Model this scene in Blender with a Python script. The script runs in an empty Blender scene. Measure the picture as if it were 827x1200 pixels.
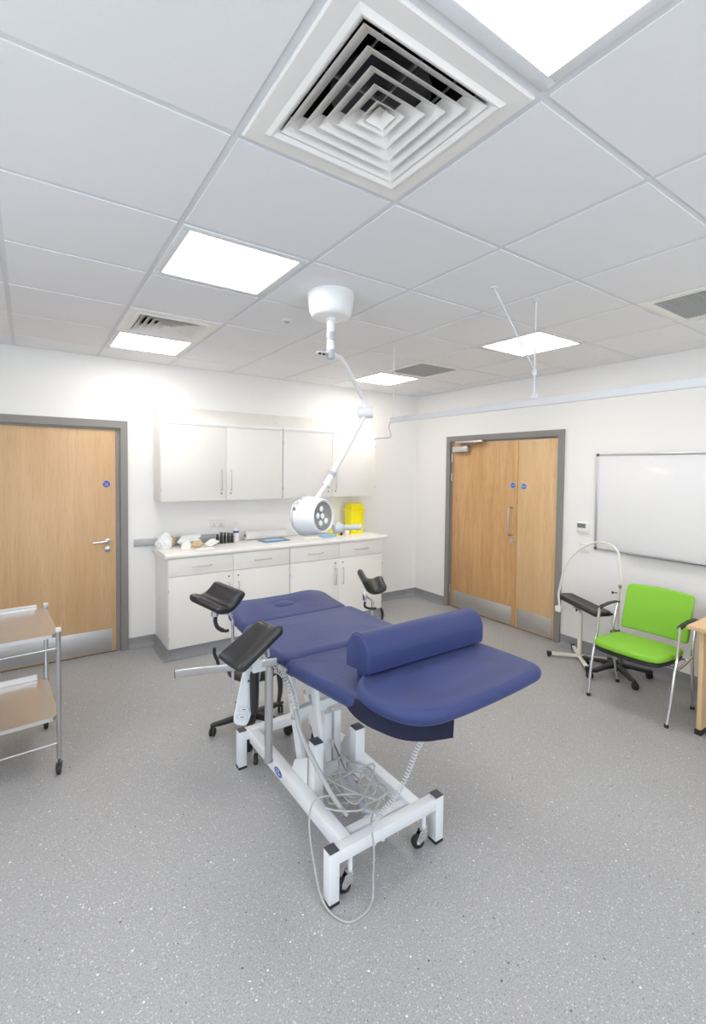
import bpy, bmesh, math, random
from math import sin, cos, pi, radians
from mathutils import Vector, Matrix, noise
random.seed(7)
V = Vector
SC = bpy.context.scene
COL = SC.collection

# ------------------------------------------------------------------ materials
def srgb(r, g, b):
    f = lambda c: (c/255/12.92) if c/255 <= .04045 else ((c/255+.055)/1.055)**2.4
    return (f(r), f(g), f(b))

def new_mat(name):
    m = bpy.data.materials.new(name); m.use_nodes = True
    nt = m.node_tree; b = nt.nodes['Principled BSDF']
    return m, nt, b

def mat(name, col, rough=.5, metal=0., bump=0., bscale=200., spec=.5, coat=0., emit=None, estr=0., alpha=1., trans=0., vary=0.):
    m, nt, b = new_mat(name)
    b.inputs['Base Color'].default_value = (*col, 1)
    b.inputs['Roughness'].default_value = rough
    b.inputs['Metallic'].default_value = metal
    b.inputs['Specular IOR Level'].default_value = spec
    b.inputs['Coat Weight'].default_value = coat
    b.inputs['Transmission Weight'].default_value = trans
    if emit:
        b.inputs['Emission Color'].default_value = (*emit, 1); b.inputs['Emission Strength'].default_value = estr
    tc = nt.nodes.new('ShaderNodeTexCoord')
    n = nt.nodes.new('ShaderNodeTexNoise'); n.inputs['Scale'].default_value = bscale; n.inputs['Detail'].default_value = 3
    nt.links.new(tc.outputs['Object'], n.inputs['Vector'])
    if bump:
        bp = nt.nodes.new('ShaderNodeBump'); bp.inputs['Strength'].default_value = bump; bp.inputs['Distance'].default_value = .002
        nt.links.new(n.outputs['Fac'], bp.inputs['Height']); nt.links.new(bp.outputs['Normal'], b.inputs['Normal'])
    if vary:
        n2 = nt.nodes.new('ShaderNodeTexNoise'); n2.inputs['Scale'].default_value = 6
        nt.links.new(tc.outputs['Object'], n2.inputs['Vector'])
        mx = nt.nodes.new('ShaderNodeMix'); mx.data_type = 'RGBA'
        mx.inputs['A'].default_value = (*[c*(1-vary) for c in col], 1); mx.inputs['B'].default_value = (*[min(1, c*(1+vary)) for c in col], 1)
        nt.links.new(n2.outputs['Fac'], mx.inputs['Factor']); nt.links.new(mx.outputs['Result'], b.inputs['Base Color'])
    return m

def brushed(name, col, axis=2, rough=.32):
    m, nt, b = new_mat(name)
    b.inputs['Metallic'].default_value = 1; b.inputs['Base Color'].default_value = (*col, 1)
    tc = nt.nodes.new('ShaderNodeTexCoord'); mp = nt.nodes.new('ShaderNodeMapping')
    s = [300, 300, 300]; s[axis] = 4
    mp.inputs['Scale'].default_value = s
    n = nt.nodes.new('ShaderNodeTexNoise'); n.inputs['Scale'].default_value = 1.; n.inputs['Detail'].default_value = 2
    mr = nt.nodes.new('ShaderNodeMapRange'); mr.inputs['To Min'].default_value = rough-.08; mr.inputs['To Max'].default_value = rough+.1
    nt.links.new(tc.outputs['Object'], mp.inputs['Vector']); nt.links.new(mp.outputs['Vector'], n.inputs['Vector'])
    nt.links.new(n.outputs['Fac'], mr.inputs['Value']); nt.links.new(mr.outputs['Result'], b.inputs['Roughness'])
    return m

def oak(name, c1, c2, c3, sx=26., fig=.5, rough=.42, grain='Z'):
    """veneer: broad bands, cathedral figure and short dark pores, all stretched along the grain"""
    m, nt, b = new_mat(name); N = nt.nodes; L = nt.links
    tc = N.new('ShaderNodeTexCoord')
    def mapped(sc):
        mp = N.new('ShaderNodeMapping')
        mp.inputs['Scale'].default_value = sc; L.new(tc.outputs['Object'], mp.inputs['Vector']); return mp
    def s(a, l): return (a, a, l) if grain == 'Z' else ((l, a, a) if grain == 'X' else (a, l, a))
    n1 = N.new('ShaderNodeTexNoise'); n1.inputs['Scale'].default_value = 1; n1.inputs['Detail'].default_value = 5; n1.inputs['Distortion'].default_value = fig
    L.new(mapped(s(sx*.45, .8)).outputs[0], n1.inputs['Vector'])
    n2 = N.new('ShaderNodeTexNoise'); n2.inputs['Scale'].default_value = 1; n2.inputs['Detail'].default_value = 6
    L.new(mapped(s(sx*8, 7.)).outputs[0], n2.inputs['Vector'])
    r1 = N.new('ShaderNodeValToRGB'); r1.color_ramp.elements[0].position = .3; r1.color_ramp.elements[1].position = .72
    r1.color_ramp.elements[0].color = (*c1, 1); r1.color_ramp.elements[1].color = (*c2, 1)
    L.new(n1.outputs['Fac'], r1.inputs['Fac'])
    r2 = N.new('ShaderNodeMapRange'); r2.inputs['From Min'].default_value = .52; r2.inputs['From Max'].default_value = .75
    r2.inputs['To Min'].default_value = 0; r2.inputs['To Max'].default_value = .75
    L.new(n2.outputs['Fac'], r2.inputs['Value'])
    mx = N.new('ShaderNodeMix'); mx.data_type = 'RGBA'; mx.inputs['B'].default_value = (*c3, 1)
    L.new(r1.outputs['Color'], mx.inputs['A']); L.new(r2.outputs['Result'], mx.inputs['Factor'])
    L.new(mx.outputs['Result'], b.inputs['Base Color'])
    b.inputs['Roughness'].default_value = rough
    return m

def floor_mat():
    m, nt, b = new_mat('speckled_vinyl'); N = nt.nodes; L = nt.links
    tc = N.new('ShaderNodeTexCoord')
    def flecks(scale, size, thr, off):
        mp = N.new('ShaderNodeMapping'); mp.inputs['Location'].default_value = off
        L.new(tc.outputs['Object'], mp.inputs['Vector'])
        v = N.new('ShaderNodeTexVoronoi'); v.inputs['Scale'].default_value = scale; v.inputs['Randomness'].default_value = 1
        L.new(mp.outputs[0], v.inputs['Vector'])
        sep = N.new('ShaderNodeSeparateColor'); L.new(v.outputs['Color'], sep.inputs[0])
        # size varies with cell's random red; present only where green > thr
        a = N.new('ShaderNodeMath'); a.operation = 'MULTIPLY'; a.inputs[1].default_value = size; L.new(sep.outputs[0], a.inputs[0])
        c = N.new('ShaderNodeMath'); c.operation = 'LESS_THAN'; L.new(v.outputs['Distance'], c.inputs[0]); L.new(a.outputs[0], c.inputs[1])
        d = N.new('ShaderNodeMath'); d.operation = 'GREATER_THAN'; d.inputs[1].default_value = thr; L.new(sep.outputs[1], d.inputs[0])
        e = N.new('ShaderNodeMath'); e.operation = 'MULTIPLY'; L.new(c.outputs[0], e.inputs[0]); L.new(d.outputs[0], e.inputs[1])
        return e.outputs[0]
    base = N.new('ShaderNodeTexNoise'); base.inputs['Scale'].default_value = 160; base.inputs['Detail'].default_value = 4
    L.new(tc.outputs['Object'], base.inputs['Vector'])
    r = N.new('ShaderNodeValToRGB'); r.color_ramp.elements[0].position = .38; r.color_ramp.elements[1].position = .64
    r.color_ramp.elements[0].color = (.325, .325, .328, 1); r.color_ramp.elements[1].color = (.43, .43, .43, 1)
    L.new(base.outputs['Fac'], r.inputs['Fac'])
    big = N.new('ShaderNodeTexNoise'); big.inputs['Scale'].default_value = 1.4; big.inputs['Detail'].default_value = 3
    L.new(tc.outputs['Object'], big.inputs['Vector'])
    mm = N.new('ShaderNodeMapRange'); mm.inputs['To Min'].default_value = .92; mm.inputs['To Max'].default_value = 1.06; L.new(big.outputs['Fac'], mm.inputs['Value'])
    h = N.new('ShaderNodeMix'); h.data_type = 'RGBA'; h.blend_type = 'MULTIPLY'; h.inputs['Factor'].default_value = 1
    L.new(r.outputs['Color'], h.inputs['A']); L.new(mm.outputs[0], h.inputs['B'])
    cur = h.outputs['Result']
    for (sc, sz, th, off, colr) in ((150, .5, .72, (0, 0, 0), (.60, .60, .585)), (140, .45, .72, (3.1, 1.7, 0), (.25, .25, .26)),
                                    (46, .20, .84, (1.3, 5.2, 0), (.80, .80, .78)), (44, .18, .86, (7.3, 2.9, 0), (.09, .095, .11)),
                                    (60, .3, .9, (4.4, 8.8, 0), (.5, .36, .26))):
        f = flecks(sc, sz, th, off)
        mx = N.new('ShaderNodeMix'); mx.data_type = 'RGBA'; L.new(cur, mx.inputs['A']); mx.inputs['B'].default_value = (*colr, 1)
        L.new(f, mx.inputs['Factor']); cur = mx.outputs['Result']
    L.new(cur, b.inputs['Base Color'])
    b.inputs['Roughness'].default_value = .42; b.inputs['Specular IOR Level'].default_value = .4
    bp = N.new('ShaderNodeBump'); bp.inputs['Strength'].default_value = .12; bp.inputs['Distance'].default_value = .001
    L.new(base.outputs['Fac'], bp.inputs['Height']); L.new(bp.outputs['Normal'], b.inputs['Normal'])
    return m

def weave(name, c1, c2, scale, rough=.55, coat=0.):
    """stretch vinyl with a fine ribbed weave"""
    m, nt, b = new_mat(name); N = nt.nodes; L = nt.links
    tc = N.new('ShaderNodeTexCoord')
    outs = []
    for d in ('X', 'Y', 'Z'):
        w = N.new('ShaderNodeTexWave'); w.bands_direction = d; w.inputs['Scale'].default_value = scale; w.inputs['Distortion'].default_value = 0
        L.new(tc.outputs['Object'], w.inputs['Vector']); outs.append(w.outputs['Fac'])
    a = N.new('ShaderNodeMath'); a.operation = 'MULTIPLY'; L.new(outs[0], a.inputs[0]); L.new(outs[1], a.inputs[1])
    a2 = N.new('ShaderNodeMath'); a2.operation = 'ADD'; L.new(a.outputs[0], a2.inputs[0]); L.new(outs[2], a2.inputs[1])
    a3 = N.new('ShaderNodeMath'); a3.operation = 'MULTIPLY'; a3.inputs[1].default_value = .5; L.new(a2.outputs[0], a3.inputs[0])
    mx = N.new('ShaderNodeMix'); mx.data_type = 'RGBA'; mx.inputs['A'].default_value = (*c1, 1); mx.inputs['B'].default_value = (*c2, 1)
    L.new(a3.outputs[0], mx.inputs['Factor']); L.new(mx.outputs['Result'], b.inputs['Base Color'])
    bp = N.new('ShaderNodeBump'); bp.inputs['Strength'].default_value = .25; bp.inputs['Distance'].default_value = .001
    L.new(a3.outputs[0], bp.inputs['Height']); L.new(bp.outputs['Normal'], b.inputs['Normal'])
    b.inputs['Roughness'].default_value = rough; b.inputs['Sheen Weight'].default_value = .15
    b.inputs['Sheen Tint'].default_value = (.5, .55, .8, 1)
    return m

M = {}
M['wall'] = mat('white_paint', (.85, .84, .82), .6, bump=.05, bscale=300)
M['tile'] = mat('ceiling_tile', (.82, .82, .83), .9, bump=.25, bscale=500)
M['grid'] = mat('ceiling_grid', (.72, .725, .74), .8)
M['floor'] = floor_mat()
M['skirt'] = mat('skirting_vinyl', (.27, .275, .285), .5, bump=.2, bscale=250, vary=.12)
M['frame_grey'] = mat('grey_door_frame_paint', srgb(136, 132, 128), .4)
M['oak_a'] = oak('oak_veneer_plain', srgb(214, 180, 140), srgb(203, 165, 122), srgb(186, 146, 104), 24, .3)
M['oak_b'] = oak('oak_veneer_figured', srgb(214, 172, 122), srgb(196, 150, 98), srgb(160, 114, 68), 24, 1.3)
M['oak_c'] = oak('oak_veneer_pale', srgb(224, 190, 146), srgb(212, 174, 126), srgb(196, 156, 108), 18, .4)
M['oak_edge'] = mat('oak_lipping', srgb(196, 150, 96), .5)
M['beech'] = oak('beech_laminate', srgb(226, 195, 150), srgb(214, 180, 134), srgb(200, 165, 118), 16, .3)
M['steel'] = brushed('brushed_steel', (.60, .60, .60), 0, .42)
M['steel_y'] = brushed('brushed_steel_sheet', (.68, .67, .66), 1, .36)
M['chrome'] = mat('chrome', (.78, .78, .8), .12, 1)
M['satin'] = mat('satin_steel', (.55, .55, .55), .3, 1)
M['alu'] = mat('anodised_aluminium', (.66, .66, .68), .35, 1)
M['lam'] = mat('white_laminate', (.86, .84, .80), .38)
M['lam_cool'] = mat('white_carcass_panel', (.86, .86, .86), .4)
M['gap'] = mat('shadow_gap_board', (.3, .28, .26), .8)
M['worktop'] = mat('white_worktop', (.84, .82, .8), .25)
M['handle'] = mat('nickel_handle', (.62, .62, .61), .3, 1)
M['lock'] = mat('lock_barrel', (.3, .3, .3), .4, 1)
M['white_pc'] = mat('white_powder_coat', (.80, .81, .83), .32)
M['white_lamp'] = mat('white_lamp_enamel', (.80, .80, .80), .28)
M['cream_pc'] = mat('cream_powder_coat', (.80, .78, .70), .35)
M['blackp'] = mat('black_plastic', (.016, .016, .018), .42)
M['pu'] = mat('black_polyurethane', (.022, .021, .021), .34, bump=.2, bscale=400)
M['cap'] = mat('dark_grey_cap', (.075, .075, .085), .55)
M['rubber'] = mat('black_rubber', (.02, .02, .02), .6)
M['greyp'] = mat('grey_plastic', (.42, .44, .48), .4)
M['lgreyp'] = mat('light_grey_plastic', (.60, .63, .64), .4)
M['cable'] = mat('grey_cable', (.44, .44, .43), .45)
M['cable_w'] = mat('pale_cable', (.62, .63, .64), .4)
M['blue'] = weave('navy_vinyl', srgb(32, 44, 94), srgb(46, 60, 114), 95)
M['bluel'] = weave('navy_vinyl_smooth', srgb(48, 58, 108), srgb(56, 67, 117), 120, .5)
M['blued'] = mat('navy_flap_shade', srgb(5, 12, 44), .8)  # shade under the foot cushion put into a darker navy
M['green'] = mat('lime_upholstery', srgb(134, 194, 58), .8, bump=.3, bscale=700)
M['wboard'] = mat('whiteboard_enamel', (.83, .83, .84), .12)
M['plastic_w'] = mat('white_plastic', (.82, .80, .76), .4)
M['lcd'] = mat('display_grey', (.17, .19, .21), .3)
M['yellow'] = mat('yellow_plastic', srgb(250, 235, 20), .35)
M['bluesign'] = mat('blue_sign', srgb(20, 110, 200), .4)
M['bluedark'] = mat('dark_blue_sign', srgb(18, 60, 160), .4)
M['signtext'] = mat('sign_white', (.85, .88, .9), .5)
M['packet_blue'] = mat('pale_blue_packet', srgb(150, 190, 225), .4)
M['packet_blue2'] = mat('slate_blue_film', srgb(120, 150, 175), .25)
M['paper'] = mat('paper', (.84, .83, .80), .7)
M['kraft'] = mat('tan_tissue', srgb(214, 188, 146), .85)
M['film'] = mat('clear_film_bag', (.85, .87, .88), .15, alpha=1)
M['panel'] = mat('lit_diffuser', (.9, .9, .9), .6, emit=(1, .95, .885), estr=10.5)
M['lightframe'] = mat('light_frame', (.74, .75, .76), .5)
M['dark'] = mat('dark_void', (.035, .035, .04), .7)  # near-black; darkness of voids and door gaps put into the colour
M['duct'] = brushed('duct_foil', (.10, .10, .11), 0, .4)
M['grille'] = mat('grille_grey', (.52, .52, .50), .8)
M['rail_grey'] = mat('crash_rail_grey', (.42, .44, .45), .5)
M['rail_white'] = mat('white_curtain_rail', (.70, .715, .735), .4)
M['led'] = mat('led_lens', (.9, .9, .92), .08, spec=1., coat=1)
M['refl'] = mat('lamp_reflector', (.35, .35, .35), .2, 1)
M['glass_pane'] = None
gm, nt, b = new_mat('window_glass')
for n in list(nt.nodes):
    if n.type != 'OUTPUT_MATERIAL': nt.nodes.remove(n)
tr = nt.nodes.new('ShaderNodeBsdfTransparent'); gl = nt.nodes.new('ShaderNodeBsdfGlossy'); gl.inputs['Roughness'].default_value = .02
mxs = nt.nodes.new('ShaderNodeMixShader'); mxs.inputs[0].default_value = .06
nt.links.new(tr.outputs[0], mxs.inputs[1]); nt.links.new(gl.outputs[0], mxs.inputs[2])
nt.links.new(mxs.outputs[0], [n for n in nt.nodes if n.type == 'OUTPUT_MATERIAL'][0].inputs[0])
M['glass_pane'] = gm

# ------------------------------------------------------------------ mesh building (world coordinates)
def empty(name, loc):
    o = bpy.data.objects.new(name, None); o.empty_display_size = .05; o.location = loc; COL.objects.link(o); return o

def tag(o, label=None, cat=None, group=None, kind=None):
    if label: o['label'] = label
    if cat: o['category'] = cat
    if group: o['group'] = group
    if kind: o['kind'] = kind
    return o

def thing(name, loc, label, cat, group=None):
    return tag(empty(name, loc), label, cat, group)

def root_loc(p):
    v = V((0, 0, 0))
    while p is not None: v += p.location; p = p.parent
    return v

class MB:
    def __init__(s): s.bm = bmesh.new(); s.mats = []
    def _mi(s, m):
        if m is None: return 0
        if m not in s.mats: s.mats.append(m)
        return s.mats.index(m)
    def _add(s, t, m=None):
        mi = s._mi(m)
        for f in t.faces: f.material_index = mi
        me = bpy.data.meshes.new('t'); t.to_mesh(me); t.free(); s.bm.from_mesh(me); bpy.data.meshes.remove(me)
    def box(s, a, b, bev=0., seg=2, m=None, mx=None):
        """box between two corners"""
        t = bmesh.new(); bmesh.ops.create_cube(t, size=1)
        a = V(a); b = V(b)
        for v in t.verts: v.co = V(((a.x+b.x)/2+v.co.x*(b.x-a.x), (a.y+b.y)/2+v.co.y*(b.y-a.y), (a.z+b.z)/2+v.co.z*(b.z-a.z)))
        if bev: bmesh.ops.bevel(t, geom=t.edges[:], offset=bev, segments=seg, profile=.5, affect='EDGES', clamp_overlap=True)
        if mx is not None: bmesh.ops.transform(t, matrix=mx, verts=t.verts)
        bmesh.ops.recalc_face_normals(t, faces=t.faces); s._add(t, m); return s
    def bar(s, p0, p1, w, h, up=(0, 0, 1), bev=.003, m=None):
        """box tube from p0 to p1, width w across, height h along up"""
        p0 = V(p0); p1 = V(p1); d = p1-p0; L = d.length; z = d.normalized(); u = V(up)
        x = u.cross(z)
        if x.length < 1e-4: x = V((1, 0, 0)).cross(z)
        x.normalize(); y = z.cross(x)
        mx = Matrix(((x.x, y.x, z.x, p0.x), (x.y, y.y, z.y, p0.y), (x.z, y.z, z.z, p0.z), (0, 0, 0, 1)))
        return s.box((-w/2, -h/2, 0), (w/2, h/2, L), bev, 2, m, mx)
    def frame(s, p0, p1):
        z = (V(p1)-V(p0)).normalized(); a = V((0, 0, 1)) if abs(z.z) < .9 else V((1, 0, 0))
        x = a.cross(z).normalized(); return x, z.cross(x), z
    def tube(s, pts, r, n=12, caps=True, closed=False, m=None):
        t = bmesh.new(); P = [V(p) for p in pts]; k = len(P)
        rr = r if isinstance(r, (list, tuple)) else [r]*k
        rings = []; x = None
        for i in range(k):
            if closed: d = P[(i+1) % k]-P[i-1]
            else: d = P[min(i+1, k-1)]-P[max(i-1, 0)]
            if d.length < 1e-9: d = V((0, 0, 1))
            d.normalize()
            if x is None:
                a = V((0, 0, 1)) if abs(d.z) < .9 else V((1, 0, 0)); x = a.cross(d).normalized()
            else:
                x = (x-d*x.dot(d))
                if x.length < 1e-6: x = V((1, 0, 0)).cross(d)
                x.normalize()
            y = d.cross(x)
            rings.append([t.verts.new(P[i]+(x*cos(2*pi*j/n)+y*sin(2*pi*j/n))*rr[i]) for j in range(n)])
        for i in range(k-1 if not closed else k):
            A = rings[i]; B = rings[(i+1) % k]
            for j in range(n): t.faces.new((A[j], A[(j+1) % n], B[(j+1) % n], B[j]))
        if caps and not closed:
            t.faces.new(rings[0][::-1]); t.faces.new(rings[-1])
        bmesh.ops.recalc_face_normals(t, faces=t.faces); s._add(t, m); return s
    def cyl(s, p0, p1, r0, r1=None, n=20, m=None): return s.tube([p0, p1], [r0, r0 if r1 is None else r1], n, m=m)
    def lathe(s, prof, c, axis=(0, 0, 1), n=32, m=None):
        """prof: list of (radius, distance along axis)"""
        c = V(c); x, y, z = s.frame(c, c+V(axis)); t = bmesh.new(); rings = []
        for r, h in prof:
            if r < 1e-6: rings.append([t.verts.new(c+z*h)])
            else: rings.append([t.verts.new(c+z*h+(x*cos(2*pi*j/n)+y*sin(2*pi*j/n))*r) for j in range(n)])
        for A, B in zip(rings, rings[1:]):
            for j in range(n):
                k = (j+1) % n
                if len(A) == 1 and len(B) == 1: continue
                if len(A) == 1: t.faces.new((A[0], B[k], B[j]))
                elif len(B) == 1: t.faces.new((A[j], A[k], B[0]))
                else: t.faces.new((A[j], A[k], B[k], B[j]))
        if len(rings[0]) > 1: t.faces.new(rings[0][::-1])
        if len(rings[-1]) > 1: t.faces.new(rings[-1])
        bmesh.ops.recalc_face_normals(t, faces=t.faces); s._add(t, m); return s
    def prism(s, poly, p0, p1, ax='x', bev=0., m=None):
        """poly of 2-D points extruded along ax from p0 to p1; (y,z) for x, (x,z) for y, (x,y) for z"""
        def P(a, b, c): return V((c, a, b)) if ax == 'x' else (V((a, c, b)) if ax == 'y' else V((a, b, c)))
        t = bmesh.new(); A = [t.verts.new(P(a, b, p0)) for a, b in poly]; B = [t.verts.new(P(a, b, p1)) for a, b in poly]
        n = len(poly); t.faces.new(A); t.faces.new(B[::-1])
        for i in range(n): t.faces.new((A[i], B[i], B[(i+1) % n], A[(i+1) % n]))
        bmesh.ops.recalc_face_normals(t, faces=t.faces)
        if bev:
            bmesh.ops.bevel(t, geom=t.edges[:], offset=bev, segments=3, profile=.5, affect='EDGES', clamp_overlap=True)
        s._add(t, m); return s
    def grid(s, fn, nu, nv, thick=0., m=None):
        """sheet fn(u,v)->point, with thickness along its normal"""
        t = bmesh.new(); W = [[t.verts.new(fn(i/nu, j/nv)) for j in range(nv+1)] for i in range(nu+1)]
        for i in range(nu):
            for j in range(nv): t.faces.new((W[i][j], W[i+1][j], W[i+1][j+1], W[i][j+1]))
        bmesh.ops.recalc_face_normals(t, faces=t.faces)
        if thick: bmesh.ops.solidify(t, geom=t.faces[:], thickness=thick)
        bmesh.ops.recalc_face_normals(t, faces=t.faces)
        s._add(t, m); return s
    def pad(s, outline, zb, zt, r=.02, crown=.01, warp=None, m=None, rings=10, dent=None):
        """upholstered pad: closed outline (x,y), rounded edges, crowned top"""
        n = len(outline); cx = sum(p[0] for p in outline)/n; cy = sum(p[1] for p in outline)/n
        t = bmesh.new(); layers = []
        def inset(d):
            out = []
            for i in range(n):
                a = V(outline[i-1]); b_ = V(outline[(i+1) % n]); tg = (b_-a)
                nn = V((tg.y, -tg.x)); nn = nn.normalized() if nn.length > 1e-9 else V((0, 0))
                p = V(outline[i])
                if nn.dot(V((cx, cy))-p) < 0: nn = -nn
                out.append(p+nn*d)
            return out
        base = inset(r)
        def ring(pts, zf): layers.append([t.verts.new((p[0], p[1], zf(p) if callable(zf) else zf)) for p in pts])
        for k in range(1, rings+1):
            f = k/rings
            ring([((cx+(p.x-cx)*f), (cy+(p.y-cy)*f)) for p in base], zb)
        for k in range(1, 6):
            a = k/6*pi/2; ring(inset(r*(1-sin(a))), zb+r*(1-cos(a)))
        ring(outline, zb+r); ring(outline, zt-r)
        for k in range(1, 6):
            a = k/6*pi/2; ring(inset(r*(1-cos(a))), zt-r+r*sin(a))
        for k in range(rings, 0, -1):
            f = k/rings
            def zf(p, f=f):
                z = zt+crown*(1-f*f)**2
                if dent: z += dent(p[0], p[1])
                return z
            ring([((cx+(p.x-cx)*f), (cy+(p.y-cy)*f)) for p in base], zf)
        for A, B in zip(layers, layers[1:]):
            for j in range(n): t.faces.new((A[j], A[(j+1) % n], B[(j+1) % n], B[j]))
        cb = t.verts.new((cx, cy, zb)); ct = t.verts.new((cx, cy, zt+crown+(dent(cx, cy) if dent else 0)))
        for j in range(n):
            t.faces.new((layers[0][(j+1) % n], layers[0][j], cb)); t.faces.new((layers[-1][j], layers[-1][(j+1) % n], ct))
        if warp:
            for v in t.verts: v.co = V(warp(v.co))
        bmesh.ops.recalc_face_normals(t, faces=t.faces); s._add(t, m); return s
    def build(s, name, m, parent=None, smooth=35, loc=None):
        me = bpy.data.meshes.new(name)
        off = root_loc(parent) if parent is not None else V(loc or (0, 0, 0))
        bmesh.ops.translate(s.bm, verts=s.bm.verts, vec=-off)
        s.bm.to_mesh(me); s.bm.free()
        ms = s.mats if s.mats else [m]
        for q in ms: me.materials.append(q)
        if smooth:
            me.shade_smooth(); me.set_sharp_from_angle(angle=radians(smooth))
        o = bpy.data.objects.new(name, me); COL.objects.link(o)
        if parent is not None: o.parent = parent
        else: o.location = off
        return o

def copy_tree(o, parent=None):
    c = o.copy(); COL.objects.link(c)
    if parent is not None: c.parent = parent
    for ch in list(o.children): copy_tree(ch, c)
    return c

def rrect(x0, y0, x1, y1, r, n=6):
    """rounded rectangle; r a number or four (x0y0, x1y0, x1y1, x0y1)"""
    if not isinstance(r, (list, tuple)): r = [r]*4
    out = []
    for (cx, cy, a0, q) in ((x0+r[0], y0+r[0], pi, r[0]), (x1-r[1], y0+r[1], 1.5*pi, r[1]), (x1-r[2], y1-r[2], 0, r[2]), (x0+r[3], y1-r[3], .5*pi, r[3])):
        for k in range(n+1):
            a = a0+k/n*pi/2; out.append((cx+q*cos(a), cy+q*sin(a)))
    # densify straight runs
    res = []
    for i, p in enumerate(out):
        q = out[(i+1) % len(out)]; res.append(p); d = math.hypot(q[0]-p[0], q[1]-p[1]); k = int(d/.04)
        for j in range(1, k): res.append((p[0]+(q[0]-p[0])*j/k, p[1]+(q[1]-p[1])*j/k))
    return res

def catmull(pts, n=8, closed=False):
    P = [V(p) for p in pts]; out = []; k = len(P)
    rng = range(k if closed else k-1)
    for i in rng:
        if closed: p0, p1, p2, p3 = P[i-1], P[i], P[(i+1) % k], P[(i+2) % k]
        else: p0, p1, p2, p3 = P[max(i-1, 0)], P[i], P[i+1], P[min(i+2, k-1)]
        for j in range(n):
            t = j/n
            out.append(.5*((2*p1)+(-p0+p2)*t+(2*p0-5*p1+4*p2-p3)*t*t+(-p0+3*p1-3*p2+p3)*t**3))
    if not closed: out.append(P[-1])
    return out

def coil(pts, R, r, pitch, n=14):
    """coiled lead following a path"""
    P = catmull(pts, 24); out = []; s = 0
    seg = 10; cum = [0]
    for a, b_ in zip(P, P[1:]): cum.append(cum[-1]+(b_-a).length)
    tot = cum[-1]; N = int(tot/pitch*n); x = None; i = 0
    for k in range(N+1):
        d = tot*k/N
        while i < len(cum)-2 and cum[i+1] < d: i += 1
        f = (d-cum[i])/max(1e-9, cum[i+1]-cum[i]); c = P[i].lerp(P[i+1], f); t = (P[i+1]-P[i]).normalized()
        if x is None: x = V((0, 0, 1)).cross(t).normalized() if abs(t.z) < .9 else V((1, 0, 0)).cross(t).normalized()
        x = (x-t*x.dot(t)).normalized(); y = t.cross(x); a = 2*pi*d/pitch
        out.append(c+(x*cos(a)+y*sin(a))*R)
    return out

def text(body, size, m, name, parent, org, xdir, ydir, extrude=.0006, align='CENTER'):
    cu = bpy.data.curves.new('txt', 'FONT'); cu.body = body; cu.size = size; cu.extrude = extrude; cu.align_x = align; cu.align_y = 'CENTER'; cu.space_line = .9
    o = bpy.data.objects.new('txt', cu); COL.objects.link(o)
    dg = bpy.context.evaluated_depsgraph_get(); me = bpy.data.meshes.new_from_object(o.evaluated_get(dg))
    bpy.data.objects.remove(o)
    x = V(xdir).normalized(); y = V(ydir).normalized(); z = x.cross(y); og = V(org)
    off = root_loc(parent) if parent is not None else V((0, 0, 0))
    for v in me.vertices: v.co = og+x*v.co.x+y*v.co.y+z*v.co.z-off
    me.materials.clear(); me.materials.append(m)
    ob = bpy.data.objects.new(name, me); COL.objects.link(ob); ob.parent = parent
    return ob

# ------------------------------------------------------------------ room dimensions
CX, CY, ZC = 4.329, 4.761, 2.683
LX, FY = -1.94, -2.3
OX, OY, T = -.090, 1.364, .6
def cell(i, j): return (OX+T*i, OY+T*j)

# floor
tag(MB().box((LX-.1, FY-.1, -.08), (CX+.5, CY+.5, 0)).build('floor', M['floor'], smooth=0), kind='structure')

# walls
WT = .14
def wall(name, boxes):
    mb = MB()
    for a, b_ in boxes: mb.box(a, b_)
    return tag(mb.build(name, M['wall'], smooth=0), kind='structure')
ZT = ZC+.32
D1 = (-.355, .712, 2.085)      # left door opening x0,x1,top
D2 = (2.668, 4.165, 2.085)     # double door opening y0,y1,top
wall('wall_back', [((LX-WT, CY, 0), (D1[0], CY+WT, ZT)), ((D1[1], CY, 0), (CX+WT, CY+WT, ZT)), ((D1[0], CY, D1[2]), (D1[1], CY+WT, ZT))])
wall('wall_right', [((CX, FY, 0), (CX+WT, D2[0], ZT)), ((CX, D2[1], 0), (CX+WT, CY, ZT)), ((CX, D2[0], D2[2]), (CX+WT, D2[1], ZT))])
WL = (-.9, 2.1, .95, 2.25)      # window in the left wall  y0,y1,z0,z1
WF = (-.6, 3.4, .95, 2.25)     # window in the front wall x0,x1,z0,z1
wall('wall_left', [((LX-WT, FY, 0), (LX, WL[0], ZT)), ((LX-WT, WL[1], 0), (LX, CY, ZT)), ((LX-WT, WL[0], 0), (LX, WL[1], WL[2])), ((LX-WT, WL[0], WL[3]), (LX, WL[1], ZT))])
wall('wall_front', [((LX-WT, FY-WT, 0), (WF[0], FY, ZT)), ((WF[1], FY-WT, 0), (CX+WT, FY, ZT)), ((WF[0], FY-WT, 0), (WF[1], FY, WF[2])), ((WF[0], FY-WT, WF[3]), (WF[1], FY, ZT))])

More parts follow.
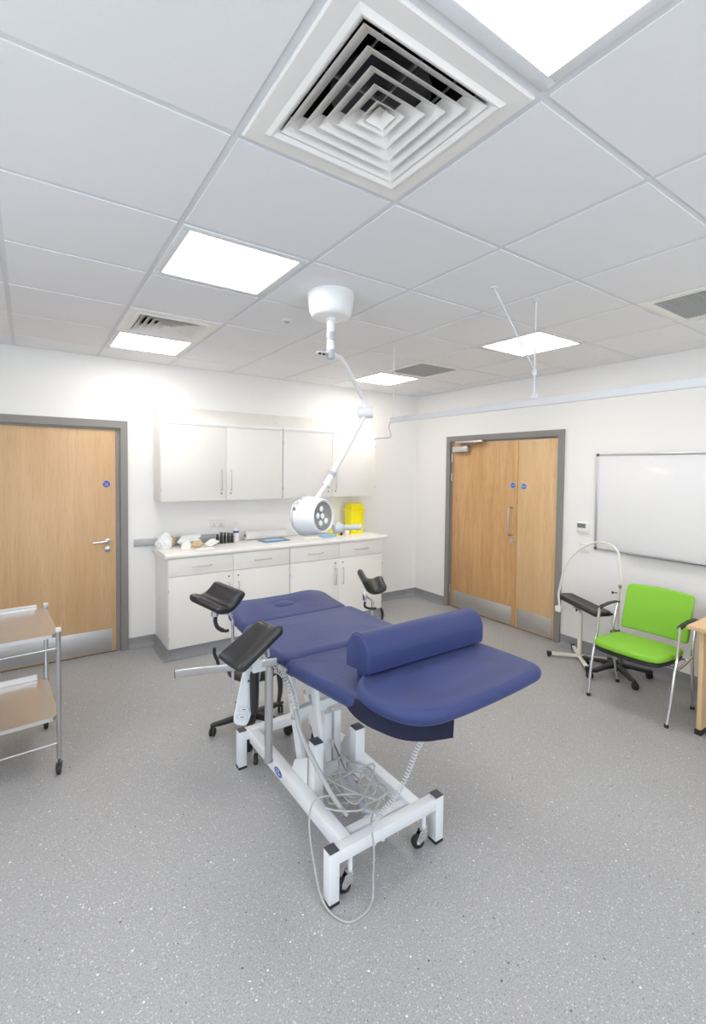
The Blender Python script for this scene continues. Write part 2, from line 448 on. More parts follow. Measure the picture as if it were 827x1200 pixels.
def window(name, axis, c, a0, a1, z0, z1, n):
    root = tag(empty(name, (c, (a0+a1)/2, z0) if axis == 'x' else ((a0+a1)/2, c, z0)), kind='structure')
    def B(mb, p, q, d0, d1): # p,q = (a,z)
        if axis == 'x': mb.box((c+d0, p[0], p[1]), (c+d1, q[0], q[1]), .004)
        else: mb.box((p[0], c+d0, p[1]), (q[0], c+d1, q[1]), .004)
    f = MB(); w = .05
    B(f, (a0, z0), (a1, z0+w), -.06, 0); B(f, (a0, z1-w), (a1, z1), -.06, 0)
    for k in range(n+1):
        x = a0+(a1-a0-w)*k/n; B(f, (x, z0+w), (x+w, z1-w), -.06, 0)
    f.build('window_frame', M['white_pc'], root)
    for k in range(n):
        g = MB(); x = a0+(a1-a0-w)*k/n+w; x2 = a0+(a1-a0-w)*(k+1)/n
        B(g, (x+.0005, z0+w+.0005), (x2-.0005, z1-w-.0005), -.034, -.028); g.build('pane', M['glass_pane'], root, smooth=0)
    s_ = MB(); B(s_, (a0, z0-.03), (a1, z0-.0005), -.06, .12); s_.build('window_sill', M['white_pc'], root)
window('window_1', 'x', LX-.04, *WL, 3)
window('window_2', 'y', FY-.04, *WF, 4)

# ceiling: lay-in tiles on a recessed grid, minus the cells that hold a light or a diffuser
LIGHTS = [(1, 1), (1, 4), (5, 1), (5, 4), (1, -2), (5, -2), (-3, 1), (-3, -2), (1, -5)]
BIGD, SMALLD, GR = (1, -1), (1, 3), [(5, 3), (5, -1)]
holes = set(LIGHTS+[BIGD, SMALLD]+GR)
mb = MB(); g = .0125
for i in range(-4, 8):
    for j in range(-7, 6):
        if (i, j) in holes: continue
        x0, y0 = cell(i, j); x1, y1 = x0+T, y0+T
        x0 += g; y0 += g; x1 -= g; y1 -= g
        x0 = max(x0, LX); x1 = min(x1, CX); y0 = max(y0, FY); y1 = min(y1, CY)
        if x1-x0 < .02 or y1-y0 < .02: continue
        mb.box((x0, y0, ZC), (x1, y1, ZC+.02), 0, 1, M['tile'])
for i in range(-3, 8): mb.box((cell(i, 0)[0]-g, FY, ZC+.0035), (cell(i, 0)[0]+g, CY, ZC+.03), m=M['grid'])
for j in range(-6, 6): mb.box((LX, cell(0, j)[1]-g, ZC+.0037), (CX, cell(0, j)[1]+g, ZC+.0298), m=M['grid'])
mb.box((LX-WT, FY-WT, ZT), (CX+WT, CY+WT, ZT+.08), m=M['dark'])  # unseen closing slab, near-black for the dark diffuser insides
tag(mb.build('ceiling', M['tile'], smooth=0), kind='structure')
# wall angle where ceiling meets walls
tr1 = MB()
tr1.box((LX, CY-.02, ZC-.002), (CX, CY, ZC+.0), m=M['grid']); tr1.box((CX-.02, FY, ZC-.002), (CX, CY-.02, ZC), m=M['grid'])
tr1.box((LX, FY, ZC-.002), (LX+.02, CY-.02, ZC), m=M['grid']); tr1.box((LX+.02, FY, ZC-.002), (CX-.02, FY+.02, ZC), m=M['grid'])
tag(tr1.build('trim_1', M['grid'], smooth=0), kind='structure')

# coved vinyl skirting
def skirt(name, prof_pts, runs):
    mb = MB()
    for (ax, c, s_, a0, a1) in runs:  # s_: direction into the room
        poly = [(0, 0)]+[(s_*.045, 0.0005), (s_*.028, .006), (s_*.016, .018), (s_*.009, .034), (s_*.006, .05), (s_*.005, .1), (0, .1)]
        poly = [(c+p, q) for p, q in poly]
        if ax == 'x': mb.prism([(p, q) for p, q in poly], a0, a1, 'x')
        else: mb.prism([(p, q) for p, q in poly], a0, a1, 'y')
    return tag(mb.build(name, M['skirt']), kind='structure')
skirt('baseboard_back', None, [('x', CY, -1, LX, -.39), ('x', CY, -1, .752, .988), ('x', CY, -1, 3.37, CX)])
skirt('baseboard_right', None, [('y', CX, -1, 4.207, CY), ('y', CX, -1, FY, 2.627)])
skirt('baseboard_left', None, [('y', LX, 1, FY, CY)])
skirt('baseboard_front', None, [('x', FY, 1, LX, CX)])

# ------------------------------------------------------------------ doors
def ring_sign(parent, c, nx, xdir, mcol, words):
    """round blue sign, nx outward normal"""
    c = V(c); d = MB(); d.lathe([(.0, 0), (.032, 0), (.032, .0015), (0, .0015)], c, nx, 32)
    sg = d.build('door_sign', mcol, parent)
    text(words, .0115, M['signtext'], 'sign_text', sg, c+V(nx)*.0018, xdir, (0, 0, 1))
    r_ = MB(); x = V(xdir); z = V((0, 0, 1))
    r_.tube([c+V(nx)*.0016+(x*cos(a)+z*sin(a))*.0295 for a in [2*pi*k/32 for k in range(32)]], .0009, 6, closed=True); r_.build('sign_ring', M['signtext'], sg)
    return sg

# door 1 (left, back wall)
d1 = tag(empty('door_1', (.18, CY, 0)), kind='structure')
f = MB()
f.prism([(-.39, 0), (-.39, 2.12), (.75, 2.12), (.75, 0), (.69, 0), (.69, 2.055), (-.33, 2.055), (-.33, 0)], CY-.022, CY+.1, 'y', m=M['frame_grey'])
f.prism([(-.33, 0), (-.33, 2.055), (.69, 2.055), (.69, 0), (.655, 0), (.655, 2.035), (-.295, 2.035), (-.295, 0)], CY+.01, CY+.1, 'y', m=M['frame_grey'])
f.build('door_frame', M['frame_grey'], d1, smooth=0)
lf = MB().box((-.293, CY+.012, .008), (.6535, CY+.055, 2.0335), .001).build('door_leaf', M['oak_a'], d1)
MB().box((-.33, CY+.014, .0005), (.69, CY+.09, .0075)).box((-.36, CY+.1005, .0), (.72, CY+.12, 2.1)).build('dark_gap_backing', M['dark'], d1, smooth=0)  # added dark strip for shade under the leaf, plus unseen light-blocking backing
MB().box((-.24, CY+.0085, .02), (.615, CY+.0118, .22), .001).build('kick_plate', M['steel'], d1)
h = MB(); hy = CY+.0115
h.lathe([(0, 0), (.026, 0), (.026, .008), (.02, .011), (0, .011)], (.585, hy, 1.028), (0, -1, 0), 24)
h.tube(catmull([(.585, hy-.01, 1.028), (.585, hy-.045, 1.028), (.57, hy-.058, 1.028), (.52, hy-.06, 1.026), (.462, hy-.06, 1.024)], 6), .0095, 12)
h.build('lever_handle', M['satin'], d1)
h = MB(); h.lathe([(0, 0), (.026, 0), (.026, .007), (.019, .010), (0, .010)], (.585, hy, .955), (0, -1, 0), 24)
h.bar((.577, hy-.018, .948), (.592, hy-.018, .962), .014, .02); h.build('thumb_turn', M['satin'], d1)
ring_sign(d1, (.578, CY+.0115, 1.545), (0, -1, 0), (1, 0, 0), M['bluedark'], 'Fire door\nkeep\nlocked')

# door 2 (double leaf, right wall)
d2 = tag(empty('door_2', (CX, 3.4, 0)), kind='structure')
f = MB()
f.prism([(2.631, 0), (2.631, 2.12), (4.203, 2.12), (4.203, 0), (4.14, 0), (4.14, 2.058), (2.694, 2.058), (2.694, 0)], CX-.022, CX+.1, 'x')
f.prism([(2.694, 0), (2.694, 2.058), (4.14, 2.058), (4.14, 0), (4.115, 0), (4.115, 2.04), (2.712, 2.04), (2.712, 0)], CX+.006, CX+.1, 'x')
f.build('door_frame', M['frame_grey'], d2, smooth=0)
MB().box((CX+.01, 3.173, .008), (CX+.054, 4.1135, 2.0385), .001).build('door_leaf', M['oak_b'], d2)
MB().box((CX+.01, 2.7135, .008), (CX+.054, 3.1675, 2.0385), .001).build('door_leaf', M['oak_c'], d2)
MB().box((CX+.014, 2.69, .0005), (CX+.09, 4.14, .0075)).box((CX+.1005, 2.66, 0), (CX+.12, 4.17, 2.1)).build('dark_gap_backing', M['dark'], d2, smooth=0)  # dark strip painted as under-door shade; hidden added sheet blocks sky showing through
MB().box((CX+.0062, 3.215, .022), (CX+.0096, 4.075, .215), .001).build('kick_plate', M['steel_y'], d2)
MB().box((CX+.0062, 2.735, .022), (CX+.0096, 3.14, .215), .001).build('kick_plate', M['steel_y'], d2)
for z in (1.86, 1.62, .23):
    MB().cyl((CX-.002, 4.122, z-.05), (CX-.002, 4.122, z+.05), .008, n=12).build('hinge', M['satin'], d2)
for z in (1.86, 1.60):
    MB().cyl((CX-.002, 2.704, z-.05), (CX-.002, 2.704, z+.05), .008, n=12).build('hinge', M['satin'], d2)
px = CX+.0095
h = MB(); h.tube(catmull([(px, 3.235, 1.30), (px-.05, 3.235, 1.305), (px-.066, 3.235, 1.28), (px-.068, 3.235, 1.15), (px-.066, 3.235, 1.03), (px-.05, 3.235, 1.005), (px, 3.235, 1.01)], 6), .0095, 12)
h.build('pull_handle', M['satin'], d2)
h = MB(); h.lathe([(0, 0), (.025, 0), (.025, .008), (0, .009)], (px, 3.222, .945), (-1, 0, 0), 24); h.bar((px-.02, 3.222, .935), (px-.008, 3.222, .955), .01, .014)
h.build('thumb_turn', M['satin'], d2)
ring_sign(d2, (px, 3.235, 1.548), (-1, 0, 0), (0, -1, 0), M['bluesign'], 'Fire door\nkeep shut')
ring_sign(d2, (px, 3.095, 1.54), (-1, 0, 0), (0, -1, 0), M['bluesign'], 'Fire door\nkeep shut')
cl = MB().box((px-.062, 3.84, 1.925), (px-.001, 4.075, 1.99), .006).build('door_closer', M['alu'], d2)
a = MB(); a.bar((px-.03, 3.92, 1.995), (px-.055, 3.70, 2.028), .018, .006); a.box((px-.085, 3.60, 2.03), (px-.03, 4.01, 2.052), .004)
a.build('closer_arm', M['alu'], cl)
# ------------------------------------------------------------------ ceiling fittings
def ceiling_light(i, j, label):
    x0, y0 = cell(i, j); x1, y1 = x0+T, y0+T; e = .0126
    r_ = thing('ceiling_light', ((x0+x1)/2, (y0+y1)/2, ZC), label, 'light', 'recessed square ceiling lights')
    f = MB()
    o = (x0+e, y0+e, x1-e, y1-e); w = .036
    for a_, b_ in (((o[0], o[1]), (o[2], o[1]+w)), ((o[0], o[3]-w), (o[2], o[3])), ((o[0], o[1]+w), (o[0]+w, o[3]-w)), ((o[2]-w, o[1]+w), (o[2], o[3]-w))):
        f.box((*a_, ZC-.002), (*b_, ZC+.03), .002)
    f.build('light_frame', M['lightframe'], r_)
    MB().box((o[0]+w, o[1]+w, ZC+.006), (o[2]-w, o[3]-w, ZC+.02)).build('diffuser', M['panel'], r_, smooth=0)
LL = {(1, 1): 'lit square ceiling light left of the lamp mount', (1, 4): 'lit square ceiling light touching the small air diffuser by the back wall',
      (5, 1): 'lit square ceiling light above the double door, behind the rail rod', (5, 4): 'lit square ceiling light nearest the room corner, beside a grey grille',
      (1, -2): 'largest lit ceiling light at the top edge, nearest the camera', (5, -2): 'lit ceiling light out of the picture over the desk',
      (-3, 1): 'lit ceiling light out of the picture on the left side', (-3, -2): 'lit ceiling light out of the picture near the left wall',
      (1, -5): 'lit ceiling light behind the camera, middle of the room', (5, -5): 'lit ceiling light behind the camera, right side', (-3, -5): 'lit ceiling light behind the camera, left side'}
for c in LIGHTS: ceiling_light(*c, LL[c])

def diffuser4(i, j, label, nb=5):
    x0, y0 = cell(i, j); cx, cy = x0+T/2, y0+T/2; H = T/2-.0126
    r_ = thing('air_diffuser', (cx, cy, ZC), label, 'air vent', 'square four-way air diffusers')
    def sq(mb, prof, m=None):
        """square loft: (half-size, z)"""
        t = bmesh.new(); R = []
        for h_, z in prof: R.append([t.verts.new((cx+sx*h_, cy+sy*h_, z)) for sx, sy in ((-1, -1), (1, -1), (1, 1), (-1, 1))])
        for A, B in zip(R, R[1:]):
            for k in range(4): t.faces.new((A[k], A[(k+1) % 4], B[(k+1) % 4], B[k]))
        mb._add(t, m)
    f = MB(); sq(f, [(H, ZC+.03), (H, ZC-.001), (H-.004, ZC-.005), (H-.05, ZC-.006), (H-.062, ZC-.014), (H-.066, ZC-.014), (H-.085, ZC+.004), (H-.085, ZC+.05), (H-.08, ZC+.05), (H, ZC+.03)])
    f.build('diffuser_frame', M['plastic_w'], r_, smooth=0)
    inner = H-.080
    for k in range(nb):
        h0 = inner*(1-(k)/(nb+.35)) - .004; b_ = MB(); w = .043
        sq(b_, [(h0, ZC-.006), (h0-w, ZC+.028), (h0-w-.003, ZC+.0295), (h0-w-.001, ZC+.032), (h0-.002, ZC-.003), (h0, ZC-.006)])
        b_.build('louvre', M['plastic_w'], r_, smooth=0)
    t = bmesh.new(); h0 = inner*(1-nb/(nb+.35))+.016
    vs = [t.verts.new((cx+sx*h0, cy+sy*h0, ZC-.004)) for sx, sy in ((-1, -1), (1, -1), (1, 1), (-1, 1))]
    ap = t.verts.new((cx, cy, ZC+.034))
    for k in range(4): t.faces.new((vs[k], vs[(k+1) % 4], ap))
    b_ = MB(); bmesh.ops.recalc_face_normals(t, faces=t.faces); b_._add(t); b_.build('centre_cone', M['plastic_w'], r_, smooth=0)
    d = MB(); sq(d, [(H-.084, ZC+.051), (H-.084, ZC+.24), (.002, ZC+.24)]); d.build('plenum_box', M['dark'], r_, smooth=0)  # dark inside of the diffuser put into the box's colour
    s_ = MB(); s_.cyl((cx, cy, ZC+.06), (cx, cy, ZC+.2), .14, n=28); s_.build('spigot', M['duct'], r_)
    ft = MB()
    ft.bar((cx-inner+.01, cy, ZC+.045), (cx+inner-.01, cy, ZC+.045), .008, .012); ft.bar((cx, cy-inner+.01, ZC+.045), (cx, cy+inner-.01, ZC+.045), .008, .012)
    for q in (-.12, .12): ft.bar((cx+q, cy-inner+.02, ZC+.045), (cx+q, cy+inner-.02, ZC+.045), .006, .008)
    ft.build('fixing_bar', M['alu'], r_)
diffuser4(*BIGD, 'large white square air diffuser nearest the camera with nested louvres')
diffuser4(*SMALLD, 'small distant square air diffuser next to the light by the back wall', 5)

def grille(i, j, label):
    x0, y0 = cell(i, j); e = .0126; o = (x0+e, y0+e, x0+T-e, y0+T-e); w = .055
    r_ = thing('air_grille', (x0+T/2, y0+T/2, ZC), label, 'air vent', 'grey egg-crate ceiling grilles')
    f = MB()
    for a_, b_ in (((o[0], o[1]), (o[2], o[1]+w)), ((o[0], o[3]-w), (o[2], o[3])), ((o[0], o[1]+w), (o[0]+w, o[3]-w)), ((o[2]-w, o[1]+w), (o[2], o[3]-w))):
        f.box((*a_, ZC-.003), (*b_, ZC+.02), .002)
    f.build('grille_frame', M['plastic_w'], r_)
    c = MB(); N = 24; X0, Y0, X1, Y1 = o[0]+w, o[1]+w, o[2]-w, o[3]-w
    for k in range(1, N):
        x = X0+(X1-X0)*k/N; c.box((x-.001, Y0, ZC), (x+.001, Y1, ZC+.012)); y = Y0+(Y1-Y0)*k/N; c.box((X0, y-.001, ZC), (X1, y+.001, ZC+.0118))
    c.build('egg_crate', M['grille'], r_, smooth=0)
    MB().box((X0, Y0, ZC+.0125), (X1, Y1, ZC+.016)).build('filter_mesh', M['grille'], r_, smooth=0)
grille(5, 3, 'grey egg-crate ceiling grille beside the light in the room corner')
grille(5, -1, 'grey egg-crate ceiling grille cut by the right picture edge')

# flush detector in the tile behind the lamp mount
x, y = cell(2, 2); x += .306; y += .282
sd = thing('smoke_detector', (x, y, ZC), 'small flush round ceiling sensor behind the lamp mount', 'detector')
m_ = MB(); m_.lathe([(0, 0), (.04, 0), (.04, -.004), (.028, -.008), (0, -.008)], (x, y, ZC), (0, 0, 1), 28); m_.build('detector_bezel', M['plastic_w'], sd)
m_ = MB(); m_.lathe([(0, -.008), (.02, -.0082), (.016, -.014), (0, -.015)], (x, y, ZC), (0, 0, 1), 24); m_.build('detector_lens', M['greyp'], sd)

# ------------------------------------------------------------------ curtain rail
rx, rz = 2.40, 2.103
cr = thing('curtain_rail', (rx, 1.6, ZC), 'white suspended curtain rail hung on thin rods across the right side', 'curtain rail')
b_ = MB(); b_.prism([(rx-.009, rz-.021), (rx+.009, rz-.021), (rx+.009, rz+.019), (rx-.009, rz+.019)], -.6, 2.96, 'y', .002); b_.build('track', M['rail_white'], cr)
for yy in (1.66, 2.93):
    b_ = MB(); b_.cyl((rx, yy, rz+.018), (rx, yy, ZC-.004), .0045, n=10); b_.lathe([(0, 0), (.016, 0), (.016, -.005), (0, -.006)], (rx, yy, ZC), n=16)
    if yy < 2: b_.box((rx-.011, yy-.02, rz+.02), (rx+.011, yy+.02, rz+.05), .003); b_.lathe([(0, 0), (.013, 0), (.013, .03), (0, .03)], (rx, yy, 2.26), n=14)
    b_.build('suspension_rod', M['rail_white'], cr)
b_ = MB(); b_.cyl((rx, 1.66, 2.285), (2.05, 1.672, ZC-.004), .0045, n=10); b_.lathe([(0, 0), (.018, 0), (.018, -.006), (0, -.007)], (2.046, 1.672, ZC), n=16); b_.build('brace_rod', M['rail_white'], cr)
b_ = MB(); b_.tube(catmull([(rx, 2.962, rz-.01), (rx-.005, 2.975, 2.05), (rx+.01, 2.965, 1.985), (rx, 2.98, 1.965), (rx-.03, 3.1, 1.962), (rx-.035, 3.13, 1.955)], 5), .0035, 8); b_.build('end_hook', M['satin'], cr)

# ------------------------------------------------------------------ cabinets
def dhandle(parent, c, L, axis, out=.028, r=.0042):
    """bow handle centred at c on a front facing -y"""
    c = V(c); a = V((1, 0, 0)) if axis == 'x' else V((0, 0, 1)); o = V((0, -1, 0))
    p = [c-a*L/2, c-a*L/2+o*out*.8, c-a*(L/2-.01)+o*out, c+a*(L/2-.01)+o*out, c+a*L/2+o*out*.8, c+a*L/2]
    m_ = MB(); m_.tube(p, r, 8); return m_.build('handle', M['handle'], parent)

def lockb(parent, c):
    m_ = MB(); m_.lathe([(0, 0), (.0085, 0), (.0085, .004), (.006, .005), (0, .005)], c, (0, -1, 0), 14); return m_.build('lock', M['lock'], parent)

YB = 4.26
def base_unit(x0, x1, label):
    r_ = thing('base_cabinet', ((x0+x1)/2, YB+.25, 0), label, 'cabinet', 'white base cabinets under the worktop')
    c = MB(); c.box((x0, YB+.02, .1), (x1, CY-.002, .904), .001); c.build('cabinet_body', M['lam_cool'], r_)
    c = MB(); c.prism([(YB+.02, .1), (YB+.022, .03), (YB+.01, .008), (YB-.02, .0005), (CY-.05, .0005), (CY-.05, .1)], x0, x1, 'x'); c.build('plinth', M['skirt'], r_)
    xm = (x0+x1)/2
    for (a_, b_, s_) in ((x0+.002, xm-.0015, 1), (xm+.0015, x1-.002, -1)):
        d = MB().box((a_, YB, .742), (b_, YB+.018, .900), .0015).build('drawer', M['lam'], r_); dhandle(d, ((a_+b_)/2, YB, .818), .165, 'x')
        d = MB().box((a_, YB, .102), (b_, YB+.018, .738), .0015).build('cabinet_door', M['lam'], r_)
        hx = (b_-.045 if s_ > 0 else a_+.045); dhandle(d, (hx, YB, .545), .17, 'z'); lockb(d, (hx, YB, .69))
        ex = a_ if s_ > 0 else b_
        for z in (.20, .62):
            MB().box((ex-.001, YB-.004, z-.014), (ex+.006, YB-.0005, z+.014), .001).build('hinge', M['handle'], d)
base_unit(.992, 2.168, 'white base cabinet left under the worktop, nearest the left door')
base_unit(2.172, 3.352, 'white base cabinet right under the worktop, towards the room corner')
# worktop
w = MB(); yf = 4.228
prof = [(CY-.002, .945), (yf+.016, .945), (yf+.007, .942), (yf+.002, .936), (yf, .925), (yf+.002, .914), (yf+.007, .908), (yf+.016, .905), (CY-.002, .905)]
w.prism(prof, .962, 3.405, 'x'); tag(w.build('worktop', M['worktop'], loc=(2.18, 4.5, .905)), 'long white worktop with a rounded front edge', 'worktop')
# corner vinyl return around cabinet base
c = MB(); c.prism([(.992, .0005), (.992, .1), (.986, .1), (.982, .03), (.965, .006), (.945, .0005)], YB-.02, CY-.04, 'y'); tag(c.build('trim_2', M['skirt']), kind='structure')
c = MB(); c.prism([(3.352, .0005), (3.352, .1), (3.358, .1), (3.362, .03), (3.379, .006), (3.399, .0005)], YB-.02, CY-.04, 'y'); tag(c.build('trim_3', M['skirt']), kind='structure')

YW = 4.46
def wall_unit(x0, x1, label):
    r_ = thing('wall_cabinet', ((x0+x1)/2, YW+.15, 1.4), label, 'cabinet', 'white sloping-top wall cabinets')
    c = MB(); c.prism([(YW+.02, 1.40), (CY-.002, 1.40), (CY-.002, 2.285), (YW+.02, 2.125)], x0, x1, 'x', .001); c.build('cabinet_body', M['lam'], r_)
    c = MB(); c.prism([(YW+.001, 2.098), (YW+.0195, 2.098), (YW+.0195, 2.132), (YW+.006, 2.124), (YW+.001, 2.118)], x0+.004, x1-.004, 'x'); c.build('top_edge', M['lam_cool'], r_)
    xm = (x0+x1)/2
    for (a_, b_, s_) in ((x0+.004, xm-.0015, 1), (xm+.0015, x1-.004, -1)):
        d = MB().box((a_, YW, 1.392), (b_, YW+.018, 2.094), .0015).build('cabinet_door', M['lam'], r_)
        hx = (b_-.045 if s_ > 0 else a_+.045); dhandle(d, (hx, YW, 1.585), .19, 'z'); lockb(d, (hx, YW, 1.455))
        ex = a_-.0 if s_ > 0 else b_+.0
        for z in (1.50, 1.97):
            MB().box((ex-.004, YW-.003, z-.016), (ex+.004, YW-.0005, z+.016), .001).build('hinge', M['handle'], d)
wall_unit(.975, 2.181, 'white sloping-top wall cabinet, left one, over the socket')
wall_unit(2.184, 3.39, 'white sloping-top wall cabinet, right one, behind the lamp arm')

# crash rail on the back wall
c = MB(); c.prism([(CY-.001, .955), (CY-.022, .958), (CY-.03, .972), (CY-.03, 1.008), (CY-.022, 1.022), (CY-.001, 1.025)], .80, 1.56, 'x')
tag(c.build('crash_rail', M['rail_grey'], loc=(1.18, CY, .955)), 'short grey crash rail on the wall behind the worktop clutter', 'wall rail')

# sockets
def plate(name, c, w, h_, nrm, xd, label, cat, rockers=2):
    c = V(c); n_ = V(nrm); xd = V(xd); z = V((0, 0, 1))
    r_ = thing(name, c, label, cat)
    def bx(mb, u0, u1, v0, v1, t0, t1, bv=.0015):
        P = [c+xd*u+z*v_+n_*t for u in (u0, u1) for v_ in (v0, v1) for t in (t0, t1)]
        mb.box((min(p.x for p in P), min(p.y for p in P), min(p.z for p in P)), (max(p.x for p in P), max(p.y for p in P), max(p.z for p in P)), bv)
    m_ = MB(); bx(m_, -w/2, w/2, -h_/2, h_/2, .0005, .009); m_.build('face_plate', M['plastic_w'], r_)
    return r_, bx, c
r_, bx, c = plate('wall_socket', (1.59, CY, 1.125), .146, .086, (0, -1, 0), (1, 0, 0), 'white double wall socket above the worktop', 'socket')
for s_ in (-.035, .035):
    m_ = MB()
    for (u, v_) in ((0, .0), (-.011, -.02), (.011, -.02)): bx(m_, s_+u-.0035, s_+u+.0035, v_-.005, v_+.004, .0092, .0098, .0004)
    m_.build('pin_holes', M['dark'], r_, smooth=0); m_ = MB(); bx(m_, s_-.008, s_+.008, .016, .034, .009, .013); m_.build('rocker_switch', M['plastic_w'], r_)
r_, bx, c = plate('wall_switch', (CX, 2.40, .985), .088, .088, (-1, 0, 0), (0, -1, 0), 'white wall switch below the room thermostat', 'switch')
m_ = MB(); bx(m_, -.016, .016, -.02, .02, .009, .014); m_.build('rocker_switch', M['plastic_w'], r_)
r_, bx, c = plate('room_thermostat', (CX, 2.425, 1.175), .118, .105, (-1, 0, 0), (0, -1, 0), 'white wall thermostat with a grey display left of the whiteboard', 'thermostat')
m_ = MB(); bx(m_, -.055, .055, -.049, .049, .009, .024, .004); m_.build('thermostat_case', M['plastic_w'], r_)
m_ = MB(); bx(m_, -.046, .036, .0, .042, .0242, .0262, .001); m_.build('display', M['lcd'], r_)
m_ = MB()
for q in (-.035, -.012, .012, .035): bx(m_, q-.006, q+.006, -.034, -.024, .024, .0262, .001)
m_.build('buttons', M['lgreyp'], r_)
# switched outlet dark slot by the sharps bin
# ------------------------------------------------------------------ whiteboard
wb = thing('whiteboard', (CX, 1.4, .996), 'large white dry-wipe board with aluminium frame on the right wall', 'whiteboard')
y0, y1, z0, z1 = .50, 2.308, .99, 1.874
MB().box((CX-.014, y0+.012, z0+.012), (CX-.003, y1-.012, z1-.012), .001).build('board_surface', M['wboard'], wb)
f = MB()
for a_, b_ in (((y0, z0), (y1, z0+.02)), ((y0, z1-.02), (y1, z1)), ((y0, z0+.02), (y0+.02, z1-.02)), ((y1-.02, z0+.02), (y1, z1-.02))):
    f.box((CX-.02, *a_), (CX-.001, *b_), .003)
f.build('board_frame', M['alu'], wb)
for (yy, zz) in ((y0, z0), (y1-.024, z0), (y0, z1-.024), (y1-.024, z1-.024)):
    MB().box((CX-.0225, yy-.001, zz-.001), (CX-.0005, yy+.025, zz+.025), .004).build('corner_cap', M['cap'], wb)
MB().box((CX-.0195-.006, 2.18, z1-.014), (CX-.0205, 2.255, z1-.004), .001).build('maker_label', M['lgreyp'], wb)
MB().prism([(CX-.021, z0+.002), (CX-.062, z0+.002), (CX-.066, z0+.012), (CX-.062, z0+.008), (CX-.021, z0+.008)], y0+.3, y1-.3, 'y').build('pen_tray', M['alu'], wb)

# ------------------------------------------------------------------ examination lamp on its ceiling mount
mx_, my_ = 1.395, 2.262
lp = thing('examination_lamp', (mx_, my_, ZC), 'white ceiling-mounted examination lamp with a jointed arm and drum head', 'medical lamp')
c = MB(); c.lathe([(0, -.001), (.128, -.001), (.130, -.012), (.129, -.03), (.118, -.105), (.110, -.125), (.095, -.135), (.03, -.137), (.024, -.15), (0, -.15)], (mx_, my_, ZC), n=48)
c.build('ceiling_cup', M['white_lamp'], lp, smooth=50)
c = MB(); c.cyl((mx_, my_, ZC-.14), (mx_, my_, 2.425), .0215, n=24); c.build('drop_tube', M['white_lamp'], lp)
c = MB(); c.lathe([(0, 0), (.0245, 0), (.0245, .034), (0, .034)], (mx_, my_, 2.435), n=24); c.lathe([(0, 0), (.0235, 0), (.0235, .003), (0, .003)], (mx_, my_, 2.427), n=24, m=None)
c.build('swivel_collar', M['greyp'], lp)
c = MB(); c.cyl((mx_, my_, 2.428), (mx_, my_, 2.372), .0215, n=24); c.build('swivel_tube', M['white_lamp'], lp)
c = MB(); c.lathe([(0, -.006), (.018, -.006), (.023, .004), (.023, .045), (0, .045)], (mx_, my_, 2.328), n=24); c.build('swivel_cap', M['greyp'], lp)
c = MB(); c.tube(catmull([(mx_+.01, my_, 2.352), (1.435, 2.275, 2.350), (1.50, 2.31, 2.343), (1.585, 2.36, 2.293), (1.68, 2.42, 2.232), (1.765, 2.472, 2.166)], 8), [.0145]*41, 14); c.build('upper_arm', M['white_lamp'], lp)
c = MB(); c.cyl((1.785, 2.478, 2.185), (1.80, 2.488, 2.10), .0165, n=20); c.box((1.772, 2.46, 2.165), (1.80, 2.492, 2.178), .003); c.build('arm_knuckle', M['white_lamp'], lp)
el = V((1.81, 2.495, 2.078)); ax_ = V((.87, -.49, 0)).normalized()
c = MB(); c.lathe([(0, -.05), (.034, -.05), (.038, -.046), (.038, .046), (.034, .05), (0, .05)], el, ax_, 32); c.build('elbow_joint', M['white_lamp'], lp)
a0 = el+V((-.012, .0, -.03)); a1 = V((1.53, 2.475, 1.648))
c = MB(); dd_ = a1-a0; c.tube([a0+dd_*k/12 for k in range(13)], [.0155+.004*sin(pi*k/12) for k in range(13)], 16)
sd_ = V((.87, -.49, 0)).normalized()*.006; c.build('lower_arm', M['white_lamp'], lp)
c = MB(); u = dd_.normalized(); c.cyl(a1-u*.045, a1-u*.018, .0215, n=20); c.build('arm_ring', M['greyp'], lp)
e_ = MB(); e_.lathe([(0, 0), (.021, 0), (.023, .07), (.018, .0715), (.016, .06), (0, .06)], a1-u*.018, u, 24); e_.build('arm_end', M['white_lamp'], lp)
e_ = MB(); e_.lathe([(0, .061), (.0175, .061), (.0175, .0705), (0, .0705)], a1-u*.018, u, 20); e_.build('arm_bore', M['blackp'], lp)
hc = V((1.458, 2.42, 1.424)); ha = V((.36, -.93, .05)).normalized()
hb = hc-ha*.180
hd = MB(); hd.lathe([(0, -.028), (.05, -.024), (.085, -.012), (.108, .005), (.119, .026), (.122, .045), (.121, .075), (.116, .12), (.108, .155), (.103, .176), (.097, .181), (.088, .176), (.085, .160), (0, .160)], hb, ha, 56)
hd = hd.build('lamp_head', M['white_lamp'], lp, smooth=40)
g_ = MB(); g_.lathe([(.122, .030), (.1235, .031), (.1235, .034), (.122, .035)], hb, ha, 56); g_.build('head_seam', M['greyp'], hd)
g_ = MB(); g_.lathe([(.0, .1605), (.03, .1606), (.065, .164), (.0835, .173), (.084, .174), (.0, .162)], hb, ha, 40); g_.build('reflector', M['refl'], hd)
x_, y_, z_ = MB().frame(hc, hc+ha)
for k in range(5):
    a = 2*pi*k/5+.5; q = hb+ha*.163+(x_*cos(a)+y_*sin(a))*(.046 if k else .0)
    g_ = MB(); g_.lathe([(0, 0), (.017, 0), (.019, .006), (.014, .010), (0, .011)], q, ha, 20); g_.build('led_lens', M['led'], hd)
side = V((-.95, -.27, 0)).normalized()
